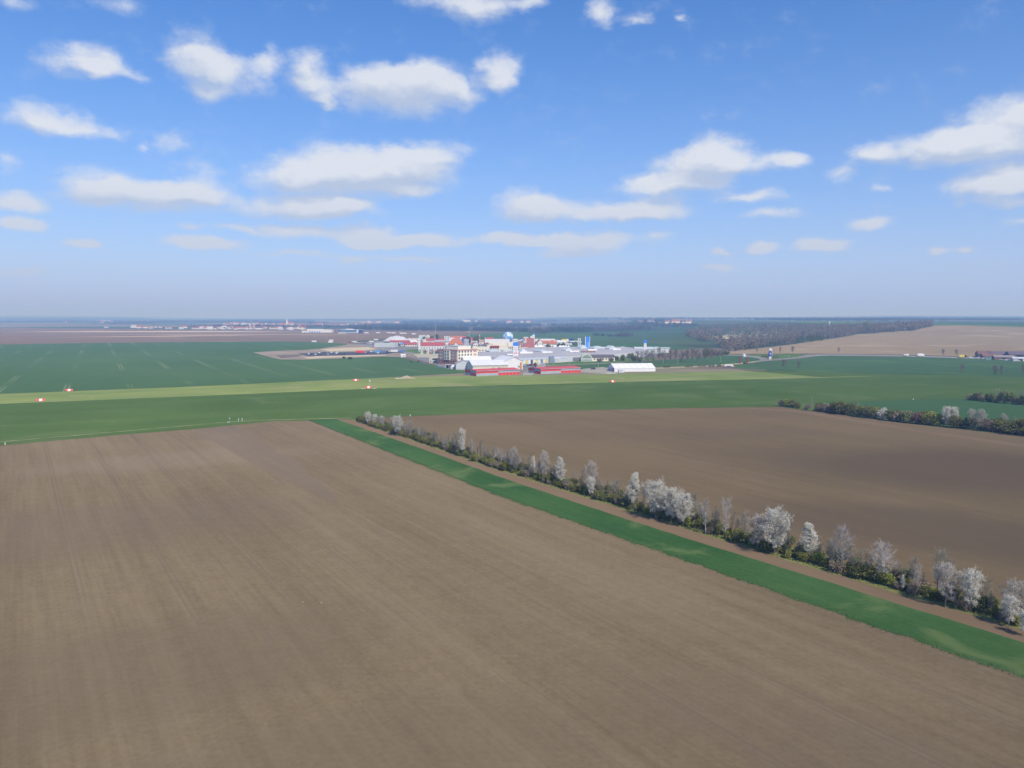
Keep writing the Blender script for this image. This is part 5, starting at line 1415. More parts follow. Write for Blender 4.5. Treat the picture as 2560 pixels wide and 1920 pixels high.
for i, (px, py, w) in enumerate(((1396, 873, 7), (1404, 872.5, 6), (1411, 872.5, 6), (1418, 873, 5), (1384, 873, 5), (1330, 872, 9), (1344, 872, 9))):
    t = site_at('market_tent', 'white market tent, number %s from the left behind the grey hall' % ('four', 'five', 'six', 'seven', 'three', 'one', 'two')[i], 'tent', px, py, R(10), 'white market tents')
    part(t, 'cloth', M_PVC, ('hip', 0, w, 0, 6, 2.6, 5.4, .2)); part(t, 'side_cloth', M_PVC, ('box', .1, w - .1, .1, 5.9, .9, 2.59))
    for x in (.15, w - .15): part(t, 'pole', M_STEEL, ('tube', (x, .15, 0), (x, .15, 2.6), .08, .08, 5))

# crowd of little shop houses in the old-town quarter
orng = random.Random(12)
for i in range(52):
    px = orng.uniform(968, 1330); py = orng.uniform(851, 872) if px < 1300 else orng.uniform(852, 862)
    if 1115 < px < 1160 and py > 862 or 1255 < px < 1285 and py > 856: continue
    rn, rm = orng.choice([('dull red', M_REDDULL), ('orange tiled', M_TILE), ('brown tiled', M_TILE3), ('pale grey', M_LGREY), ('white', M_WHITE_R), ('tan', M_TAN_R)])
    wn, wm = orng.choice([('white', M_WHITE), ('cream', M_CREAM), ('beige', M_BEIGE)])
    L_ = orng.uniform(5, 13); H_ = orng.uniform(2.8, 5.0)
    simple('shop_house', 'little %s shop house with %s roof in the old-town quarter' % (wn, rn), px, py, L_, orng.uniform(5, 8), H_, wm, rm, H_ + orng.uniform(1.6, 3.2), R(orng.uniform(-8, 35)), orng.choice('xy'), (2, 1), 'shop', .4, False, '%s shop houses with %s roof' % (wn, rn))

# parked aeroplane
t = site_at('aeroplane', 'pale grey twin-engined display aeroplane behind the white masts', 'aeroplane', 1436, 861, 0)
k = t.location.y / F
L = 38 * k
part(t, 'fuselage', M_LGREY, ('add', *(lambda pr: ([(x, r * math.cos(a), 4.2 + z + r * math.sin(a)) for x, r, z in pr for a in [j * math.pi / 4 for j in range(8)]], [(i * 8 + j, i * 8 + (j + 1) % 8, (i + 1) * 8 + (j + 1) % 8, (i + 1) * 8 + j) for i in range(len(pr) - 1) for j in range(8)]))([(-L * .5, .2, 1.0), (-L * .42, .8, .8), (-L * .2, 1.5, .2), (L * .2, 1.6, 0), (L * .4, 1.3, -.1), (L * .47, .7, -.2), (L * .5, .1, -.3)])))
part(t, 'wing', M_WHITE, ('add', [(-2, -13, 4.2), (2.2, -1, 3.4), (-2.2, -1, 3.4), (-3.2, -13, 4.2), (-2, -13, 4.5), (2.2, -1, 3.9), (-2.2, -1, 3.9), (-3.2, -13, 4.5)], [(0, 1, 2, 3), (7, 6, 5, 4), (0, 4, 5, 1), (1, 5, 6, 2), (2, 6, 7, 3), (3, 7, 4, 0)]))
part(t, 'wing', M_WHITE, ('add', [(-2, 13, 4.2), (2.2, 1, 3.4), (-2.2, 1, 3.4), (-3.2, 13, 4.2), (-2, 13, 4.5), (2.2, 1, 3.9), (-2.2, 1, 3.9), (-3.2, 13, 4.5)], [(3, 2, 1, 0), (4, 5, 6, 7), (1, 5, 4, 0), (2, 6, 5, 1), (3, 7, 6, 2), (0, 4, 7, 3)]))
part(t, 'tail_fin', M_WHITE, ('prism', [(-L * .5, -.12), (-L * .38, -.12), (-L * .38, .12), (-L * .5, .12)], 5.4, 9.0)); part(t, 'tailplane', M_WHITE, ('box', -L * .49, -L * .41, -4, 4, 5.2, 5.4))
part(t, 'nose_band', C_('pale_red', (.72, .45, .42)), ('box', L * .22, L * .36, -1.64, -1.45, 3.2, 5.0))
for s in (-1, 1):
    part(t, 'engine', M_DGREY, ('tube', (-1, s * 4.2, 4.0), (3.4, s * 4.2, 3.9), .7, .8, 8, True)); part(t, 'wheel', M_BLACK, ('tube', (1, s * 4.2 - .25, .7), (1, s * 4.2 + .25, .7), .7, .7, 10, True)); part(t, 'gear_leg', M_STEEL, ('tube', (1, s * 4.2, .7), (1, s * 4.2, 3.6), .2, .2, 5))
part(t, 'tail_wheel', M_BLACK, ('tube', (-L * .44, -.2, .5), (-L * .44, .2, .5), .5, .5, 8, True)); part(t, 'tail_strut', M_STEEL, ('tube', (-L * .44, 0, .5), (-L * .44, 0, 4.6), .15, .15, 5))

# billboards right of the hall
for px, py, top, w, m, l in ((1557, 879, 866.3, 8, M_WHITE, 'pair of white advertising boards on a post right of the grey hall'), (1579, 882.5, 871.3, 6.5, M_YEL, 'yellow advertising board on a post right of the grey hall'), (1577, 884.5, 876.5, 5, M_WHITE, 'low white board below the yellow advertising board')):
    t = site_at('billboard', l, 'billboard', px, py, 0); k = t.location.y / F; h = hgt(top, t.location.y)
    part(t, 'post', M_STEEL, ('box', -.25, .25, -.15, .15, 0, h - 4 if h > 6 else h * .4)); part(t, 'board', m, ('box', -w * k / 2, w * k / 2, -.25, .25, max(.6, h - 4.4), h)); part(t, 'print', RP if m is M_WHITE else M_GREENP, ('box', -w * k * .3, w * k * .3, -.32, -.255, h - 2.6, h - 1.4))
simple('greenhouse', 'pale glazed garden centre half hidden behind the bare avenue', 1588, 884, 30, 14, 5.6, C_('pale_glass_wall', (.60, .66, .64)), M_SKYL, 8.0, R(4), 'x', (0, 0), 'greenhouse')
t = site_at('steel_frame', 'pale steel frame building right of the garden centre behind the avenue', 'building', 1636, 889, R(4))
for x in (0, 6, 12, 18): part(t, 'post', M_STEEL, ('box', x - .25, x + .25, 0, .5, 0, 8.8))
part(t, 'roof', M_SKYL, ('box', -.5, 18.5, -.5, 9, 8.82, 9.4)); part(t, 'panel', M_SKYL, ('box', 6.3, 17.7, .05, .3, 3.2, 8.6))

# arch gate
t = site_at('arch_gate', 'free-standing gate of two maroon posts under a silver dome on the track', 'gate', 1859, 909, 0)
k = t.location.y / F; w = 9.2 * k
for s in (-1, 1):
    part(t, 'post', M_MAROON, ('box', s * w - .7, s * w + .7, -.7, .7, 0, 6.2)); part(t, 'bracket', M_DGREY, ('add', [(s * w, -.5, 6.0), (s * w * .45, -.5, 7.4), (s * w * .45, -.5, 6.6), (s * w, -.5, 4.8), (s * w, .5, 6.0), (s * w * .45, .5, 7.4), (s * w * .45, .5, 6.6), (s * w, .5, 4.8)], [(0, 1, 2, 3), (7, 6, 5, 4), (0, 4, 5, 1), (1, 5, 6, 2), (2, 6, 7, 3), (3, 7, 4, 0)]))
part(t, 'dome', M_STEEL, ('lathe', [(2.4, 6.2), (2.5, 7.4), (2.0, 8.8), (1.1, 9.6), (.1, 9.9)], 14))
# blue sign tower at the road
t = site_at('sign_tower', 'white and blue sign tower with lantern top beside the road junction', 'sign', 1925, 899, 0)
k = t.location.y / F; h = 28 * k
part(t, 'pillar', M_WHITE, ('box', -1.0, 1.0, -.6, .6, 0, h * .3)); part(t, 'panel', C_('royal_blue', (.05, .10, .42)), ('box', -1.5, 1.5, -.8, .8, h * .28, h * .74)); part(t, 'mark', M_WHITE, ('box', -.55, .55, -.88, -.805, h * .48, h * .6)); part(t, 'edge', C_('lilac_edge', (.55, .52, .68)), ('box', 1.52, 1.95, -.8, .8, h * .2, h * .9))
part(t, 'lantern', M_WHITE, ('lathe', [(1.7, h * .75), (1.8, h * .86), (1.2, h * .96), (.2, h)], 8)); part(t, 'lantern_opening', M_DGREY, ('box', -.5, .5, -1.75, -1.2, h * .78, h * .85)); part(t, 'plinth', M_CONC, ('box', -2.6, 2.6, -1.6, 1.6, 0, .5))
t = site_at('hedge_block', 'clipped dark hedge block left of the blue sign tower', 'hedge', 1904, 894, 0)
rngh = np.random.default_rng(3); q = Quads(); q.scatter(np.stack([rngh.uniform(0, 9, 700), rngh.uniform(0, 2.5, 700), rngh.uniform(0, 2.6, 700)], 1), .5, rngh); meshobj('foliage', q.mesh('foliage', M_DARKLEAF), t)
t = site_at('hedge_block', 'brown clipped hedge right of the blue sign tower', 'hedge', 1928, 894, 0)
q = Quads(); q.scatter(np.stack([rngh.uniform(0, 8.5, 700), rngh.uniform(0, 2.5, 700), rngh.uniform(0, 1.9, 700)], 1), .5, rngh); meshobj('foliage', q.mesh('foliage', M_BROWNLEAF), t)
t = site_at('hedge_block', 'small dark evergreen under the arch gate', 'hedge', 1858, 910, 0)
q = Quads(); q.scatter(rngh.normal(size=(300, 3)) * (.7, .5, .6) + (1.2, 0, 1.0), .5, rngh); meshobj('foliage', q.mesh('foliage', M_DARKLEAF), t)

# farm and stalls at the right edge
for px, py, L, Dp, H, HR, wm, rm, l in ((2446, 893, 12, 9, 3.6, 7.0, M_DGREY, M_TILE3, 'dark-roofed barn at the left end of the roadside farm'), (2458, 897, 19, 8, 3.0, 5.4, M_BROWNP, M_TILE3, 'long low shed with maroon roof in the roadside farm'), (2478, 893.5, 26, 10, 3.4, 6.6, M_DGREY, C_('purple_slate', (.14, .11, .14)), 'longest dark slate roof in the middle of the roadside farm'),
      (2486, 899, 20, 7, 2.6, 4.6, M_BROWNP, C_('grey_felt', (.27, .24, .24)), 'low brown stall row in front of the slate roof'), (2524, 895, 24, 12, 3.8, 7.2, M_DGREY, C_('purple_slate', (.14, .11, .14)), 'dark open barn at the right end of the roadside farm'), (2533, 903, 16, 7, 2.8, 4.2, M_LGREY, M_LGREY, 'pale grey shed in front of the dark open barn')):
    t = site_at('farm_building', l, 'barn', px, py, R(-9)); gabled(t, L, Dp, H, HR, wm, rm, 'x', .5); part(t, 'door', M_BLACK, ('box', L * .3, L * .55, -.08, -.005, 0, H * .75))
t = site_at('stall', 'small turquoise stall in front of the roadside farm', 'stall', 2465, 898.5, R(-9)); part(t, 'wall', C_('turquoise', (.25, .46, .46)), ('box', 0, 5, 0, 3, 0, 2.4)); part(t, 'roof', M_LGREY, ('box', -.3, 5.3, -.3, 3.3, 2.4, 2.6)); window(t, 3.2, 1.0, (2.5, 0, 1.5))

# ------------------------------------------------------------------ airfield things
def marker(px, py, rz, label):
    t = site_at('runway_marker', label, 'marker', px, py, rz, 'red and white airstrip markers')
    for i, (x0, x1, m) in enumerate(((-2.0, -.7, M_REDP), (-.69, .69, M_WHITE), (.7, 2.0, M_REDP))):
        part(t, 'panel', m, ('gwall', x0, x1, -.7, .7, 0, .15, 1.25, 'x'))
M_REDP2 = M_REDP
marker(102, 1002.5, R(25), 'red and white roof-shaped marker nearest the left edge on the airstrip')
marker(173, 977.5, R(25), 'red and white roof-shaped marker on the far airstrip edge at left')
marker(889, 952, R(25), 'red and white roof-shaped marker on the far airstrip edge left of the windsock')
marker(921, 970.5, R(25), 'red and white roof-shaped marker at the foot of the windsock')
marker(1531, 955.5, R(25), 'red and white roof-shaped marker below the white event tent')
for i, px in enumerate((908, 936)):
    t = site_at('ground_bar', ('left', 'right')[i] + ' pale ground bar beside the marker under the windsock', 'marker', px, 971.8, R(25), 'pale ground bars'); part(t, 'bar', M_WHITE, ('box', -1.2, 1.2, -.25, .25, .02, .14))
t = site_at('windsock', 'windsock on a pale pole behind the red and white marker', 'windsock', 923, 970, 0)
part(t, 'pole', C_('pale_yellow_pole', (.62, .62, .40)), ('tube', (0, 0, 0), (0, 0, 5.0), .13, .09, 6)); part(t, 'sock', M_WHITE, ('tube', (.1, 0, 4.9), (.9, -.2, 4.2), .42, .2, 8)); part(t, 'ring', M_REDP, ('tube', (.02, 0, 4.97), (.12, 0, 4.88), .44, .43, 8))
t = site_at('measuring_post', 'pale pole with a round blue-white head beside the field path', 'post', 574.5, 1058, 0)
part(t, 'pole', M_STEEL, ('tube', (0, 0, 0), (0, 0, 2.0), .07, .06, 6)); part(t, 'head', C_('blue_white', (.55, .68, .74)), ('lathe', [(.06, 1.9), (.26, 2.0), (.26, 2.2), (.06, 2.3)], 10))
t = site_at('white_marker_ball', 'small white ball on the field path beside the round-headed pole', 'marker', 570.5, 1057, 0); part(t, 'ball', M_WHITE, ('lathe', [(.06, 0), (.2, .12), (.24, .26), (.17, .4), (.03, .47)], 10))
for i, px in enumerate((596.5, 605.5)):
    t = site_at('white_post', ('left', 'right')[i] + ' of two short white posts right of the round-headed pole', 'post', px, 1052.5, 0, 'short white posts'); part(t, 'post', M_WHITE, ('box', -.07, .07, -.07, .07, 0, 1.2)); part(t, 'cap', M_GREYP, ('box', -.09, .09, -.09, .09, 1.2, 1.3))
for px, py, l in ((1025.5, 1040.5, 'single small white post on the edge of the right-hand ploughed field'), (2283, 1000, 'single small white post in the green crop near the right-hand hedge'), (13, 1112, 'small white stone by the field path at the left edge')):
    t = site_at('white_post', l, 'post', px, py, 0); part(t, 'post', M_WHITE, ('box', -.13, .13, -.13, .13, 0, .7)); part(t, 'cap', M_WHITE, ('box', -.15, .15, -.15, .15, .7, .78))
for px, py, l in ((757, 1506, 'tiny white stone on the near ploughed field'), (803.5, 1508, 'pale broken clod with dark shadow on the near ploughed field')):
    g = G(px, py); rg = random.Random(px); mb = MB()
    for k in range(3): x, y, s = rg.uniform(-.08, .08), rg.uniform(-.08, .08), rg.uniform(.04, .07); mb.lathe([(s * .7, 0), (s, s * .5), (s * .6, s * 1.1), (.01, s * 1.3)], 7, x, y)
    o = mb.build('field_stone', C_('pale_stone', (.50, .46, .39))); o.location = (g.x, g.y, .03); tag(o, l, 'stone')
# heap of sand
g = G(1013, 946); rg = random.Random(4); vs = []; fs = []; n = 22; m_ = 8
for j in range(m_ + 1):
    for i in range(n + 1):
        u = i / n * 2 - 1; v = j / m_ * 2 - 1; z = max(0, (1 - u * u)) ** .7 * max(0, 1 - v * v) * (1.3 + .9 * math.sin(u * 5 + 1)) * .9
        vs.append((u * 7.5, v * 3.5, z + (rg.uniform(-.12, .12) if 0 < z else 0)))
for j in range(m_):
    for i in range(n): q_ = j * (n + 1) + i; fs.append((q_, q_ + 1, q_ + n + 2, q_ + n + 1))
o = MB().add(vs, fs).build('sand_heap', M_SAND); o.location = (g.x, g.y, .09); o.rotation_euler.z = R(20); tag(o, 'long pale heap of sand on the edge of the airstrip', 'sand heap')
# ================================================================== VEHICLES, LAMPS, DISTANT THINGS
def car_mesh(m):
    mb = MB()
    prof = [(-2.1, .35), (-2.1, .85), (-1.25, .95), (-.7, 1.42), (.75, 1.45), (1.5, .95), (2.1, .85), (2.1, .35)]
    A = [(x, -.85, z) for x, z in prof]; B = [(x, .85, z) for x, z in prof]; n = len(prof)
    mb.add(A + B, [tuple(range(n)), tuple(range(2 * n - 1, n - 1, -1))] + [(i, n + i, n + (i + 1) % n, (i + 1) % n) for i in range(n)])
    mb.cm = 1
    mb.box(-.95, 1.1, -.88, .88, 1.0, 1.3)
    mb.cm = 2
    for x in (-1.35, 1.3):
        for s in (-1, 1): mb.tube((x, s * .9, .33), (x, s * .68, .33), .33, .33, 8, True)
    return mb.mesh('car', [m, M_GLASS, M_BLACK])
PAINT = {'white': C_('car_white', (.78, .78, .78), rough=.3, spec=.5), 'silver': C_('car_silver', (.45, .46, .48), rough=.3, spec=.5), 'dark': C_('car_dark', (.05, .055, .065), rough=.3, spec=.5), 'blue': C_('car_blue', (.06, .14, .38), rough=.3, spec=.5), 'red': C_('car_red', (.50, .05, .04), rough=.3, spec=.5)}
CARS = {k: car_mesh(m) for k, m in PAINT.items()}
vr = random.Random(21)
def car(px, py, col, label, group, rz):
    g = G(px, py); o = meshobj('car', CARS[col]); o.location = (g.x, g.y, .2); o.rotation_euler.z = rz
    tag(o, label, 'car', group)
for i in range(34):
    c = vr.choice(['white', 'white', 'silver', 'dark', 'blue', 'dark'])
    px = 772 + i * 6.1 + vr.uniform(-2, 2)
    if i > 12 and i < 20 and vr.random() < .6: continue
    car(px, 886.5 - (px - 772) * .022 + vr.choice([-2.2, 0, 1.8]), c, c + ' car parked on the dug-ground car park', c + ' cars on the dug-ground car park', R(115) + vr.uniform(-.1, .1))
for i in range(40):
    c = vr.choice(['white', 'silver', 'dark', 'blue', 'dark', 'red'])
    px = vr.uniform(1056, 1140); py = vr.uniform(876, 884)
    car(px, py, c, c + ' car in the car park behind the hotel', c + ' cars behind the hotel', R(30) + vr.uniform(-.1, .1))
for i in range(14):
    c = vr.choice(['white', 'silver', 'dark', 'blue', 'white'])
    car(1204 + i * 5.5 + vr.uniform(-2, 2), 884.5 + vr.uniform(-1, 1), c, c + ' car in front of the cream market hall', c + ' cars at the cream market hall', R(30))
for i in range(12):
    c = vr.choice(['white', 'silver', 'dark', 'dark', 'red'])
    car(1302 + i * 4.6, 916.5 - i * .35 + vr.uniform(-1.2, 1.2), c, c + ' car between the white halls and the right hangar', c + ' cars by the white halls', R(25))
for i in range(22):
    c = vr.choice(['white', 'white', 'silver', 'dark', 'red'])
    px = 872 + i * 5.2 + vr.uniform(-2, 2)
    car(px, 856.5 + (px - 872) * .085 + vr.uniform(-1.5, 1.5), c, c + ' car on the approach road left of the market', c + ' cars on the approach road', R(-20))
car(1483, 924, 'dark', 'lone dark car on the apron left of the white event tent', None, R(15))

def truck(px, py, box, cab, label, rz, L=8.0, H=3.6, group=None):
    t = site_at('truck', label, 'truck', px, py, rz, group); t.location.z += .2
    part(t, 'cargo_box', box, ('box', 0, L, 0, 2.5, .9, H)); part(t, 'cab', cab, ('box', L + .2, L + 2.1, .05, 2.45, .6, 2.9)); part(t, 'windscreen', M_GLASS, ('box', L + 2.1, L + 2.16, .2, 2.3, 1.7, 2.7)); part(t, 'chassis', M_BLACK, ('box', .2, L + 1.8, .4, 2.1, .55, .89))
    for x in (1.0, 2.2, L + 1.1):
        for y in (.05, 2.2):
            w_ = part(t, 'wheel', M_BLACK, ('tube', (x, y, .48), (x, y + .28, .48), .48, .48, 10, True)); part(w_, 'rim', M_STEEL, ('tube', (x, y - .02, .48), (x, y + .30, .48), .26, .26, 8, True))
BLT = C_('sky_blue_tarpaulin', (.12, .36, .70)); 
truck(890, 884, M_REDP, M_REDP, 'red lorry on the dug-ground car park', R(4), 8.5)
truck(937, 884, BLT, M_WHITE, 'sky-blue lorry on the dug-ground car park', R(4), 9)
truck(951, 884, C_('slate_blue', (.16, .20, .33)), M_BLUED, 'dark blue lorry right of the sky-blue one', R(4), 7)
truck(977, 882, M_WHITE, M_WHITE, 'large white box lorry left of the hotel road', R(2), 9)
truck(994, 882.5, C_('slate_blue', (.16, .20, .33)), M_BLUE, 'small blue lorry right of the white box lorry', R(2), 6, 3.0)
truck(2291, 890.5, M_WHITE, M_WHITE, 'white box lorry on the road below the ploughed hill', R(176) + .08, 5.6, 3.5) if False else truck(2294, 891.8, M_WHITE, M_WHITE, 'white box lorry on the road below the ploughed hill', R(-4), 5.2, 3.4)
truck(2260, 891, M_WHITE, M_WHITE, 'white van on the road left of the white box lorry', R(-4), 3.0, 2.4)
truck(2398, 895, M_YEL, M_BLACK, 'yellow van by the roadside trees', R(-4), 5.5, 3.0)
for i, (px, c) in enumerate(((2427, 'white'), (2445, 'white'), (2458, 'white'), (2503, 'silver'), (2516, 'white'), (2545, 'white'))):
    car(px, 895.2 + (px - 2427) * .075, c, ('first', 'second', 'third', 'fourth', 'fifth', 'sixth')[i] + ' pale car from the left in front of the roadside farm', 'cars at the roadside farm', R(-10))
for i, (px, py) in enumerate(((911, 834.3), (940, 834), (967, 834), (979, 834.6), (999, 835.5), (1006, 835.8), (1029, 837))):
    truck(px, py, M_WHITE, M_WHITE, 'white lorry, number %s from the left on the far road behind the market' % ('one', 'two', 'three', 'four', 'five', 'six', 'seven')[i], R(2), 9, 3.8, 'white lorries on the far road')
for i, (px, py) in enumerate(((785, 855), (828, 852.5), (826, 856.5), (885, 856), (940, 850.5), (928, 855.5))):
    t = site_at('roadside_stand', 'small white roadside stand, number %s from the left beyond the wheat' % ('one', 'three', 'two', 'four', 'six', 'five')[i], 'stand', px, py, 0, 'white roadside stands'); part(t, 'wall', M_WHITE, ('box', -4, 4, 0, 3, 0, 2.6)); part(t, 'roof', M_LGREY, ('box', -4.3, 4.3, -.3, 3.3, 2.6, 2.8))
t = site_at('site_cabin', 'small white cabin at the wheat edge left of the hotel road', 'cabin', 1002, 893, R(4)); gabled(t, 5.2, 4, 2.6, 3.6, M_WHITE, M_WHITE_R, 'x', .2); part(t, 'door', M_GREYP, ('box', 3, 4, -.06, -.005, 0, 2.0))
t = site_at('skip', 'yellowish skip beside the road right of the white cabin', 'skip', 1035, 889.5, 0); part(t, 'body', M_YEL, ('box', 0, 3.2, 0, 1.8, .2, 1.4)); part(t, 'rim', M_STEEL, ('box', -.08, 3.28, -.08, 1.88, 1.4, 1.5))
t = site_at('trailer', 'long white low trailer at the end of the row of small trees', 'trailer', 1812, 918.5, R(2)); part(t, 'body', M_WHITE, ('box', 0, 7.8, 0, 2.4, .9, 2.4)); part(t, 'shadow_gap', M_DGREY, ('box', 1.2, 6.0, -.06, -.005, .95, 1.5)); part(t, 'drawbar', M_STEEL, ('box', 7.8, 9.2, 1.0, 1.3, .7, .9))
for x in (2.5, 4.0): part(t, 'wheel', M_BLACK, ('tube', (x, .1, .45), (x, .4, .45), .45, .45, 8, True))

# street lamps and poles of the town
LAMPS = [(1062, 885, 868), (1074, 886, 867), (1078, 887, 869), (1081, 886, 868), (1089, 888, 862), (1110, 884, 863), (1234, 902, 878), (1242, 903, 877), (1262, 902, 880), (1496, 918, 903), (1424, 920, 908), (1383, 912, 894), (1605, 910, 898), (1658, 909, 897), (1694, 911, 898), (1802, 905, 890), (1973, 898, 889), (2008, 888, 881), (1868, 886, 880)]
for i, (px, pb, pt) in enumerate(LAMPS):
    g = G(px, pb); h = (pb - pt) * g.y / F
    t = thing('street_lamp', 'thin pale street lamp in and around the shopping town', 'street lamp', (g.x, g.y, 0), vr.uniform(0, 6), 'thin pale street lamps')
    part(t, 'pole', M_STEEL, ('tube', (0, 0, 0), (0, 0, h), .17, .11, 6)); part(t, 'arm', M_STEEL, ('tube', (0, 0, h), (1.4, 0, h + .2), .08, .08, 5)); part(t, 'lamp_head', M_WHITE, ('box', 1.2, 2.1, -.2, .2, h + .1, h + .3))
for i in range(9):
    g = G(1341 + i * 2.7, 917.5 - i * .15)
    t = thing('flagpole', 'white flagpole in the row behind the right hangar', 'flagpole', (g.x, g.y, 0), 0, 'row of flagpoles'); part(t, 'pole', M_WHITE, ('tube', (0, 0, 0), (0, 0, 6.5), .13, .07, 6)); part(t, 'finial', M_YEL, ('lathe', [(.05, 6.5), (.16, 6.62), (.03, 6.78)], 6))
for i, px in enumerate((1053, 1057, 1067.5, 1071, 1085)):
    t = site_at('column', 'pale round column, number %s from the left on the lawn before the red market' % ('one', 'two', 'three', 'four', 'five')[i], 'column', px, 884.5, 0, 'row of pale columns'); part(t, 'shaft', M_CREAM, ('lathe', [(.6, .5), (.48, 6.2)], 10)); part(t, 'base', M_CREAM, ('box', -.8, .8, -.8, .8, 0, .5)); part(t, 'capital', M_CREAM, ('box', -.75, .75, -.75, .75, 6.2, 6.7))
for i, (px, pb, pt) in enumerate(((755, 842, 834), (786, 845, 836), (816, 848, 839), (893, 850, 839), (863, 846, 838))):
    g = G(px, pb); h = (pb - pt) * g.y / F; t = thing('utility_pole', 'wooden utility pole, number %s from the left across the far brown field' % ('one', 'two', 'three', 'five', 'four')[i], 'pole', (g.x, g.y, 0), .3, 'utility poles across the far field'); part(t, 'pole', C_('grey_wood', (.36, .33, .29)), ('tube', (0, 0, 0), (0, 0, h), .45, .35, 6)); part(t, 'crossarm', C_('grey_wood', (.36, .33, .29)), ('box', -2, 2, -.15, .15, h - 1.2, h - .8))
# row of small dark trees along the service track
k = 0
for a, n_ in ((1661, 4), (1714, 5), (1746, 5), (1772, 4), (1792, 3), (1834, 3)):
    for j in range(n_):
        px = a + j * 4.2 + vr.uniform(-.6, .6); pb = 920 - (px - 1660) * .024
        shrub_at(px, pb, pb - vr.uniform(5, 7.5), 'dark', k, 'small dark sapling in the row along the service track', .55, 'small dark saplings along the service track', 'sapling'); k += 1

# ------------------------------------------------------------------ woods
def wood_mass(name, pts, label, m, n_q, size, hr_, wr, seed):
    """crowns as clouds of leaf and twig clumps; one mass"""
    rng = np.random.default_rng(seed); q = Quads()
    for x, y, z in pts:
        h = rng.uniform(*hr_); w = h * rng.uniform(*wr)
        d = rng.normal(size=(n_q, 3)); d /= np.linalg.norm(d, axis=1)[:, None]
        r = rng.uniform(.3, 1.05, (n_q, 1)) ** .7
        q.scatter(np.array([x, y, z + h * .56]) + d * r * np.array([w * .5, w * .5, h * .46]), size, rng, .0, 1.0)
    o = meshobj(name, q.mesh(name, m)); o['kind'] = 'stuff'; o['label'] = label
    return o
def stuff_mat(name, c1, c2, s=.02):
    m = bpy.data.materials.new(name); m.use_nodes = True; N = NT(m.node_tree)
    pos = N.n('ShaderNodeNewGeometry').outputs['Position']
    nz = N.noise(N.mapping(pos, scale=(1, 1, 0)), s, 5, .75)
    d = N.n('ShaderNodeBsdfDiffuse'); N.link(N.mix(N.mapr(nz, .35, .65), c1, c2), d.inputs[0]); o = N.n('ShaderNodeOutputMaterial'); N.link(d.outputs[0], o.inputs[0]); return m
near_b = [(1717, 840), (1740, 853), (1790, 862), (1816, 884), (1900, 873), (1990, 862), (2060, 852), (2150, 837), (2286, 827.5), (2330, 817)]
far_b = [(1717, 834), (1745, 828), (1790, 822), (1816, 820), (1900, 818), (1990, 819), (2060, 821), (2150, 819), (2286, 815), (2330, 813)]
def lerp_b(B, px):
    for i in range(len(B) - 1):
        if B[i][0] <= px <= B[i + 1][0]: t_ = (px - B[i][0]) / (B[i + 1][0] - B[i][0]); return B[i][1] + (B[i + 1][1] - B[i][1]) * t_
    return B[-1][1]
wrng = random.Random(64)
gp = []; gb = []; go = []
for _ in range(2300):
    px = wrng.uniform(1718, 2330); a = lerp_b(near_b, px); b = lerp_b(far_b, px)
    py = b + (a - b) * wrng.random() ** 1.1
    if 1770 < px < 1815 and 838 < py < 848: continue
    g = G(px, py); it = (g.x, g.y, g.z)
    if (1815 < px < 1950 and 834 < py < 850 and wrng.random() < .6): gb.append(it)
    elif (px > 1990 and py > lerp_b(near_b, px) - 7 and px < 2060 or wrng.random() < .16): go.append(it)
    else: gp.append(it)
wood_mass('hill_wood', gp, 'grey-brown leafless wood covering the slope left of the ploughed hill', stuff_mat('wood_grey', (.14, .115, .085), (.29, .24, .175), .05), 46, 1.5, (9, 15), (.5, .8), 1)
wood_mass('hill_wood_blossom', gb, 'pale blossoming thicket inside the grey hillside wood', stuff_mat('wood_pale', (.44, .44, .36), (.60, .58, .50)), 40, 1.3, (4, 7), (.7, 1.1), 2)
wood_mass('hill_wood_green', go, 'olive-green trees dotted along the edge of the hillside wood', stuff_mat('wood_olive', (.085, .10, .035), (.13, .15, .055)), 46, 1.4, (7, 11), (.6, .9), 3)
g = G(2163, 830); t = thing('lone_pine', 'single dark tree standing above the hillside wood', 'tree', (g.x, g.y, g.z)); q = Quads(); q.scatter(rngh.normal(size=(400, 3)) * (2.6, 2.6, 4.0) + (0, 0, 13), 1.5, rngh); meshobj('crown', q.mesh('crown', M_DARKLEAF), t); part(t, 'trunk', M_BARK, ('tube', (0, 0, 0), (0, 0, 12), .5, .3, 6))
g = G(2330, 812); t = thing('water_tower', 'small white tower on the skyline left of the lone dark tree', 'tower', tuple(G(2073, 821)), 0); part(t, 'shaft', M_WHITE, ('lathe', [(1.4, 0), (1.2, 11)], 10)); part(t, 'tank', M_WHITE, ('lathe', [(1.2, 11), (2.0, 12.4), (2.0, 15.4), (.3, 16.4)], 12))

# belts of trees on the plain, farther and farther
BELT_M = [stuff_mat('belt_a', (.060, .062, .048), (.105, .10, .075), .004), stuff_mat('belt_b', (.085, .078, .066), (.13, .115, .095), .004), stuff_mat('belt_c', (.045, .062, .040), (.075, .09, .055), .004)]
def belt(a, b, depth, n_, h, seed, m, label):
    rng = random.Random(seed); A = G(*a); B = G(*b); pts = []
    for _ in range(n_):
        t_ = rng.random(); x = A.x + (B.x - A.x) * t_ + rng.uniform(-6, 6); y = A.y + (B.y - A.y) * t_ + rng.uniform(0, depth)
        if math.sin(t_ * 23 + seed) + math.sin(t_ * 57 + seed * 2) < -1.35: continue
        pts.append((x, y, terrain(x, y)))
    D = .5 * (A.y + B.y); sz = max(1.8, D / 1000.0)
    wood_mass('tree_belt', pts, label, BELT_M[m], 16 if D < 4000 else 8, sz if D < 4000 else sz * 1.2, h, (.6, 1.0), seed)
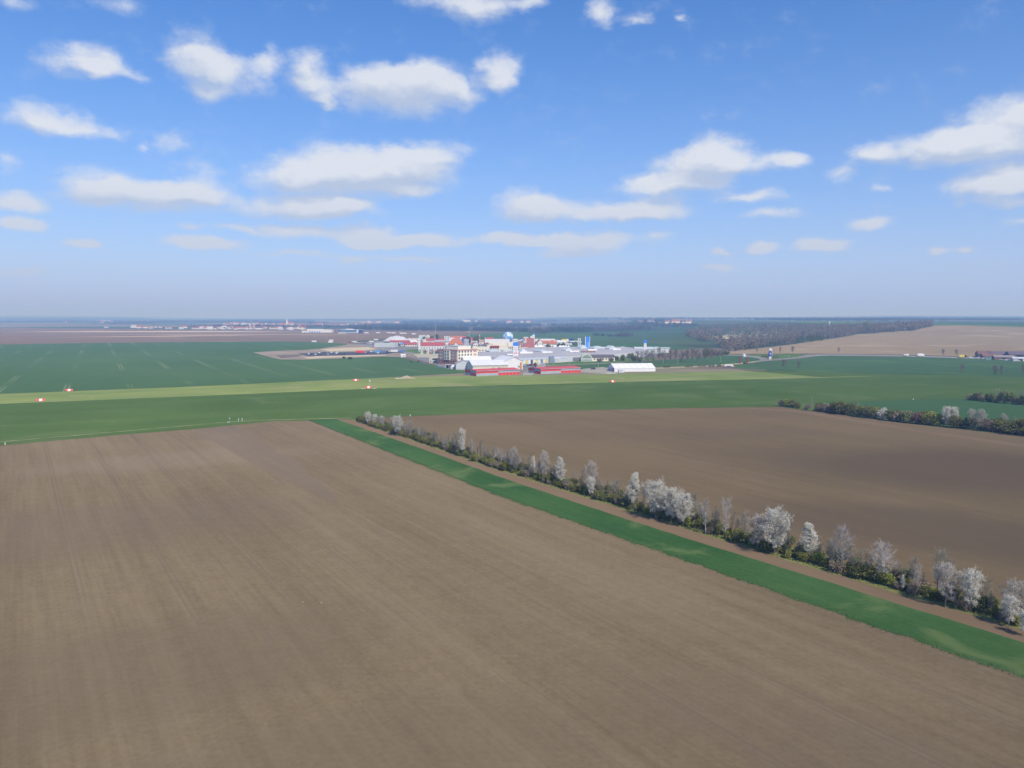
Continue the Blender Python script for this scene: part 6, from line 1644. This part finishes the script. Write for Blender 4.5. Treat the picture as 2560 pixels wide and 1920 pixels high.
belt((868, 826), (1320, 831.5), 160, 900, (10, 17), 1, 2, 'dark tree belt behind the brown field beyond the market')
belt((1375, 832.5), (1480, 832.5), 140, 260, (14, 20), 2, 2, 'tall dark tree belt right of the globe')
belt((1480, 828.5), (1632, 826.5), 200, 360, (9, 14), 3, 1, 'brownish tree belt beyond the green crops')
belt((1520, 841.5), (1560, 842), 30, 26, (4, 6), 4, 2, 'dark bushes along a field path beyond the signs')
belt((1486, 840), (1512, 840.5), 30, 16, (4, 7), 14, 2, 'short line of dark bushes right of the blue sign tower')
belt((1545, 843.5), (1585, 842.5), 30, 40, (8, 11), 15, 1, 'grey poplars beyond the signs')
belt((1322, 836.5), (1372, 837), 60, 70, (16, 21), 5, 1, 'tall brown poplars behind the slim sign tower')
belt((450, 818.5), (920, 820.5), 500, 900, (6, 11), 6, 1, 'garden trees of the far village')
belt((880, 817), (1330, 820), 420, 700, (9, 15), 7, 2, 'second dark tree belt on the plain')
belt((-200, 807.5), (560, 806.5), 900, 900, (10, 16), 8, 0, 'dark woodland strip along the left of the plain')
belt((1000, 811), (1700, 813), 700, 900, (9, 15), 9, 0, 'wide woodland strip in the middle of the plain')
belt((1480, 820.5), (1760, 817), 260, 420, (8, 13), 10, 1, 'woodland strip left of the hillside wood')
br = random.Random(31)
for i in range(46):
    py = br.uniform(797.6, 811); px = br.uniform(-150, 2300); wd = br.uniform(80, 420) * (1 if py < 804 else .7)
    if px + wd > 1750 and py > 803: continue
    belt((px, py), (px + wd, py + br.uniform(-.4, .4)), br.uniform(200, 900), int(110 + wd * .7), (9, 16), 100 + i, br.randrange(3), 'far-off strip of woodland on the hazy plain')
for i in range(14):
    px = br.uniform(1900, 2650); py = br.uniform(797.2, 802.5)
    belt((px, py), (px + br.uniform(100, 350), py), 500, 160, (9, 15), 300 + i, br.randrange(3), 'far-off wooded ridge on the right skyline')

# ------------------------------------------------------------------ far villages
def house_mesh(wm, rm):
    w = MB().gwall(-6, 6, -4, 4, 0, 4.2, 7.6, 'x').mesh('wall', wm); r = MB().gable(-6, 6, -4, 4, 4.3, 8.0, .5, .3, 'x').mesh('roof', rm); return w, r
HOUSES = [('white house with red roof', house_mesh(M_WHITE, M_TILE2)), ('cream house with brown roof', house_mesh(M_CREAM, M_TILE3)), ('white house with brown roof', house_mesh(M_WHITE, M_TILE3)), ('cream house with red roof', house_mesh(M_CREAM, M_TILE2)), ('white house with pale grey roof', house_mesh(M_WHITE, M_LGREY))]
CHIM = MB().box(1.5, 2.3, .6, 1.4, 6.0, 9.2).mesh('chimney', M_TILE3)
def village(px0, px1, py0, py1, n_, where, seed, s=1.0):
    rg = random.Random(seed)
    for i in range(n_):
        px = rg.uniform(px0, px1); py = py0 + (py1 - py0) * (px - px0) / (px1 - px0) + rg.uniform(-2.2, 1.2)
        l, (w, r) = HOUSES[rg.choice([0, 0, 1, 2, 3, 4])]
        g = G(px, py); sc = s * rg.uniform(.8, 1.3)
        t = thing('village_house', l + ' in ' + where, 'house', (g.x, g.y, g.z), rg.choice([0, .2, 1.5, -.3]), l + 's in ' + where, (sc * rg.uniform(.9, 1.6), sc, sc))
        meshobj('wall', w, t); r_ = meshobj('roof', r, t); meshobj('chimney', CHIM, r_)
village(450, 770, 822, 823.5, 62, 'the nearest far village', 1)
village(560, 800, 812, 815, 44, 'the church village on the plain', 2, 1.25)
village(790, 950, 813, 816, 26, 'the hamlet above the blue office', 3, 1.2)
village(330, 450, 820, 821, 12, 'the left tip of the nearest village', 4)
village(900, 1330, 806, 808, 16, 'the hazy scattered farms', 5, 2.0)
village(1560, 1760, 807, 808, 8, 'the farms left of the wood', 6, 1.6)
village(150, 300, 806, 808, 7, 'the farms at the far left', 7, 1.8)
for px, py, s, l in ((719, 815, 1.5, 'church with tall white spire in the church village'), (626, 820.5, .9, 'small church with pointed white spire in the nearest village')):
    g = G(px, py); t = thing('church', l, 'church', tuple(g), 0, None, (s, s, s)); gabled(t, 18, 9, 8, 13, M_WHITE, M_TILE2, 'x', .4); part(t, 'tower', M_WHITE, ('box', -5, -.1, 2, 7, 0, 16)); part(t, 'spire', C_('pale_spire', (.62, .56, .50)), ('add', [(-5.2, 1.8, 16), (.1, 1.8, 16), (.1, 7.2, 16), (-5.2, 7.2, 16), (-2.5, 4.5, 27)], [(0, 3, 2, 1), (0, 1, 4), (1, 2, 4), (2, 3, 4), (3, 0, 4)]))
t = site_at('factory', 'long white factory hall with blue doors at the rim of the brown field', 'factory', 767, 831.5, 0); k = t.location.y / F
block(t, 36 * k, 30, 8.6 * k, M_WHITE, M_WHITE_R); part(t, 'wing', M_WHITE, ('box', 36 * k + .1, 62 * k, 2, 26, 0, 7.4 * k)); part(t, 'lean_to', M_WHITE, ('box', -13 * k, -.1, 3, 20, 0, 4.2 * k))
for i in range(5): part(t, 'door', C_('mid_blue', (.16, .34, .70)), ('box', (6 + i * 6) * k, (9 + i * 6) * k, -.15, -.005, 0, 3.6 * k))
t = site_at('office_block', 'dark blue glazed office block with white frame right of the factory', 'office', 848, 833, 0); k = t.location.y / F
part(t, 'wall', M_BLUED, ('box', 0, 54 * k, 0, 30, 0, 8.6 * k)); part(t, 'roof', M_WHITE, ('box', -.2, 54.2 * k, -.2, 30.2, 8.6 * k + .01, 8.9 * k)); part(t, 'frame', M_WHITE, ('box', 20 * k, 48 * k, -.4, -.01, .8 * k, 2.2 * k)); part(t, 'frame', M_WHITE, ('box', 43.5 * k, 48 * k, -.4, -.01, 2.21 * k, 8.5 * k)); part(t, 'glazing', C_('teal_glazing', (.10, .20, .30), rough=.2, spec=.6), ('box', 2 * k, 43 * k, -.3, -.01, 3 * k, 7.6 * k)); part(t, 'penthouse', M_WHITE, ('box', 16 * k, 33 * k, 4, 20, 8.9 * k + .01, 10.6 * k)); part(t, 'low_wing', M_WHITE, ('box', 0, 19 * k, -14, -.5, 0, 2.0 * k))
for px, py, L, l in ((326, 819.5, 24, 'long white shed at the far left rim of the brown field'), (260, 819.5, 6, 'short white shed at the far left rim of the brown field'), (350, 818.6, 20, 'second long white shed behind the first'), (256, 803, 18, 'white sheds on the left hillside')):
    t = site_at('far_shed', l, 'shed', px, py, 0); k = t.location.y / F; gabled(t, L * k, 20, 1.5 * k, 2.6 * k, M_WHITE, M_WHITE_R, 'x', .3)
# ------------------------------------------------------------------ the hazy air of the plain
def build_haze():
    mb = MB().box(-23000, 23000, -3500, 27000, -1.5, 135.0)
    m = bpy.data.materials.new('haze_air'); m.use_nodes = True
    N = NT(m.node_tree)
    v = N.n('ShaderNodeVolumePrincipled')
    v.inputs['Color'].default_value = (*HAZE_COL, 1)
    v.inputs['Density'].default_value = HAZE_DENS
    v.inputs['Absorption Color'].default_value = (.8, .8, .8, 1)
    v.inputs['Anisotropy'].default_value = 0.0
    o = N.n('ShaderNodeOutputMaterial'); N.link(v.outputs[0], o.inputs['Volume'])
    ob = mb.build('haze', m)
    ob['kind'] = 'stuff'
    tag(ob, 'pale bluish haze lying over the whole plain', 'haze')
HAZE_COL = (0.33, 0.56, 1.0)
HAZE_DENS = 0.00024
build_haze()
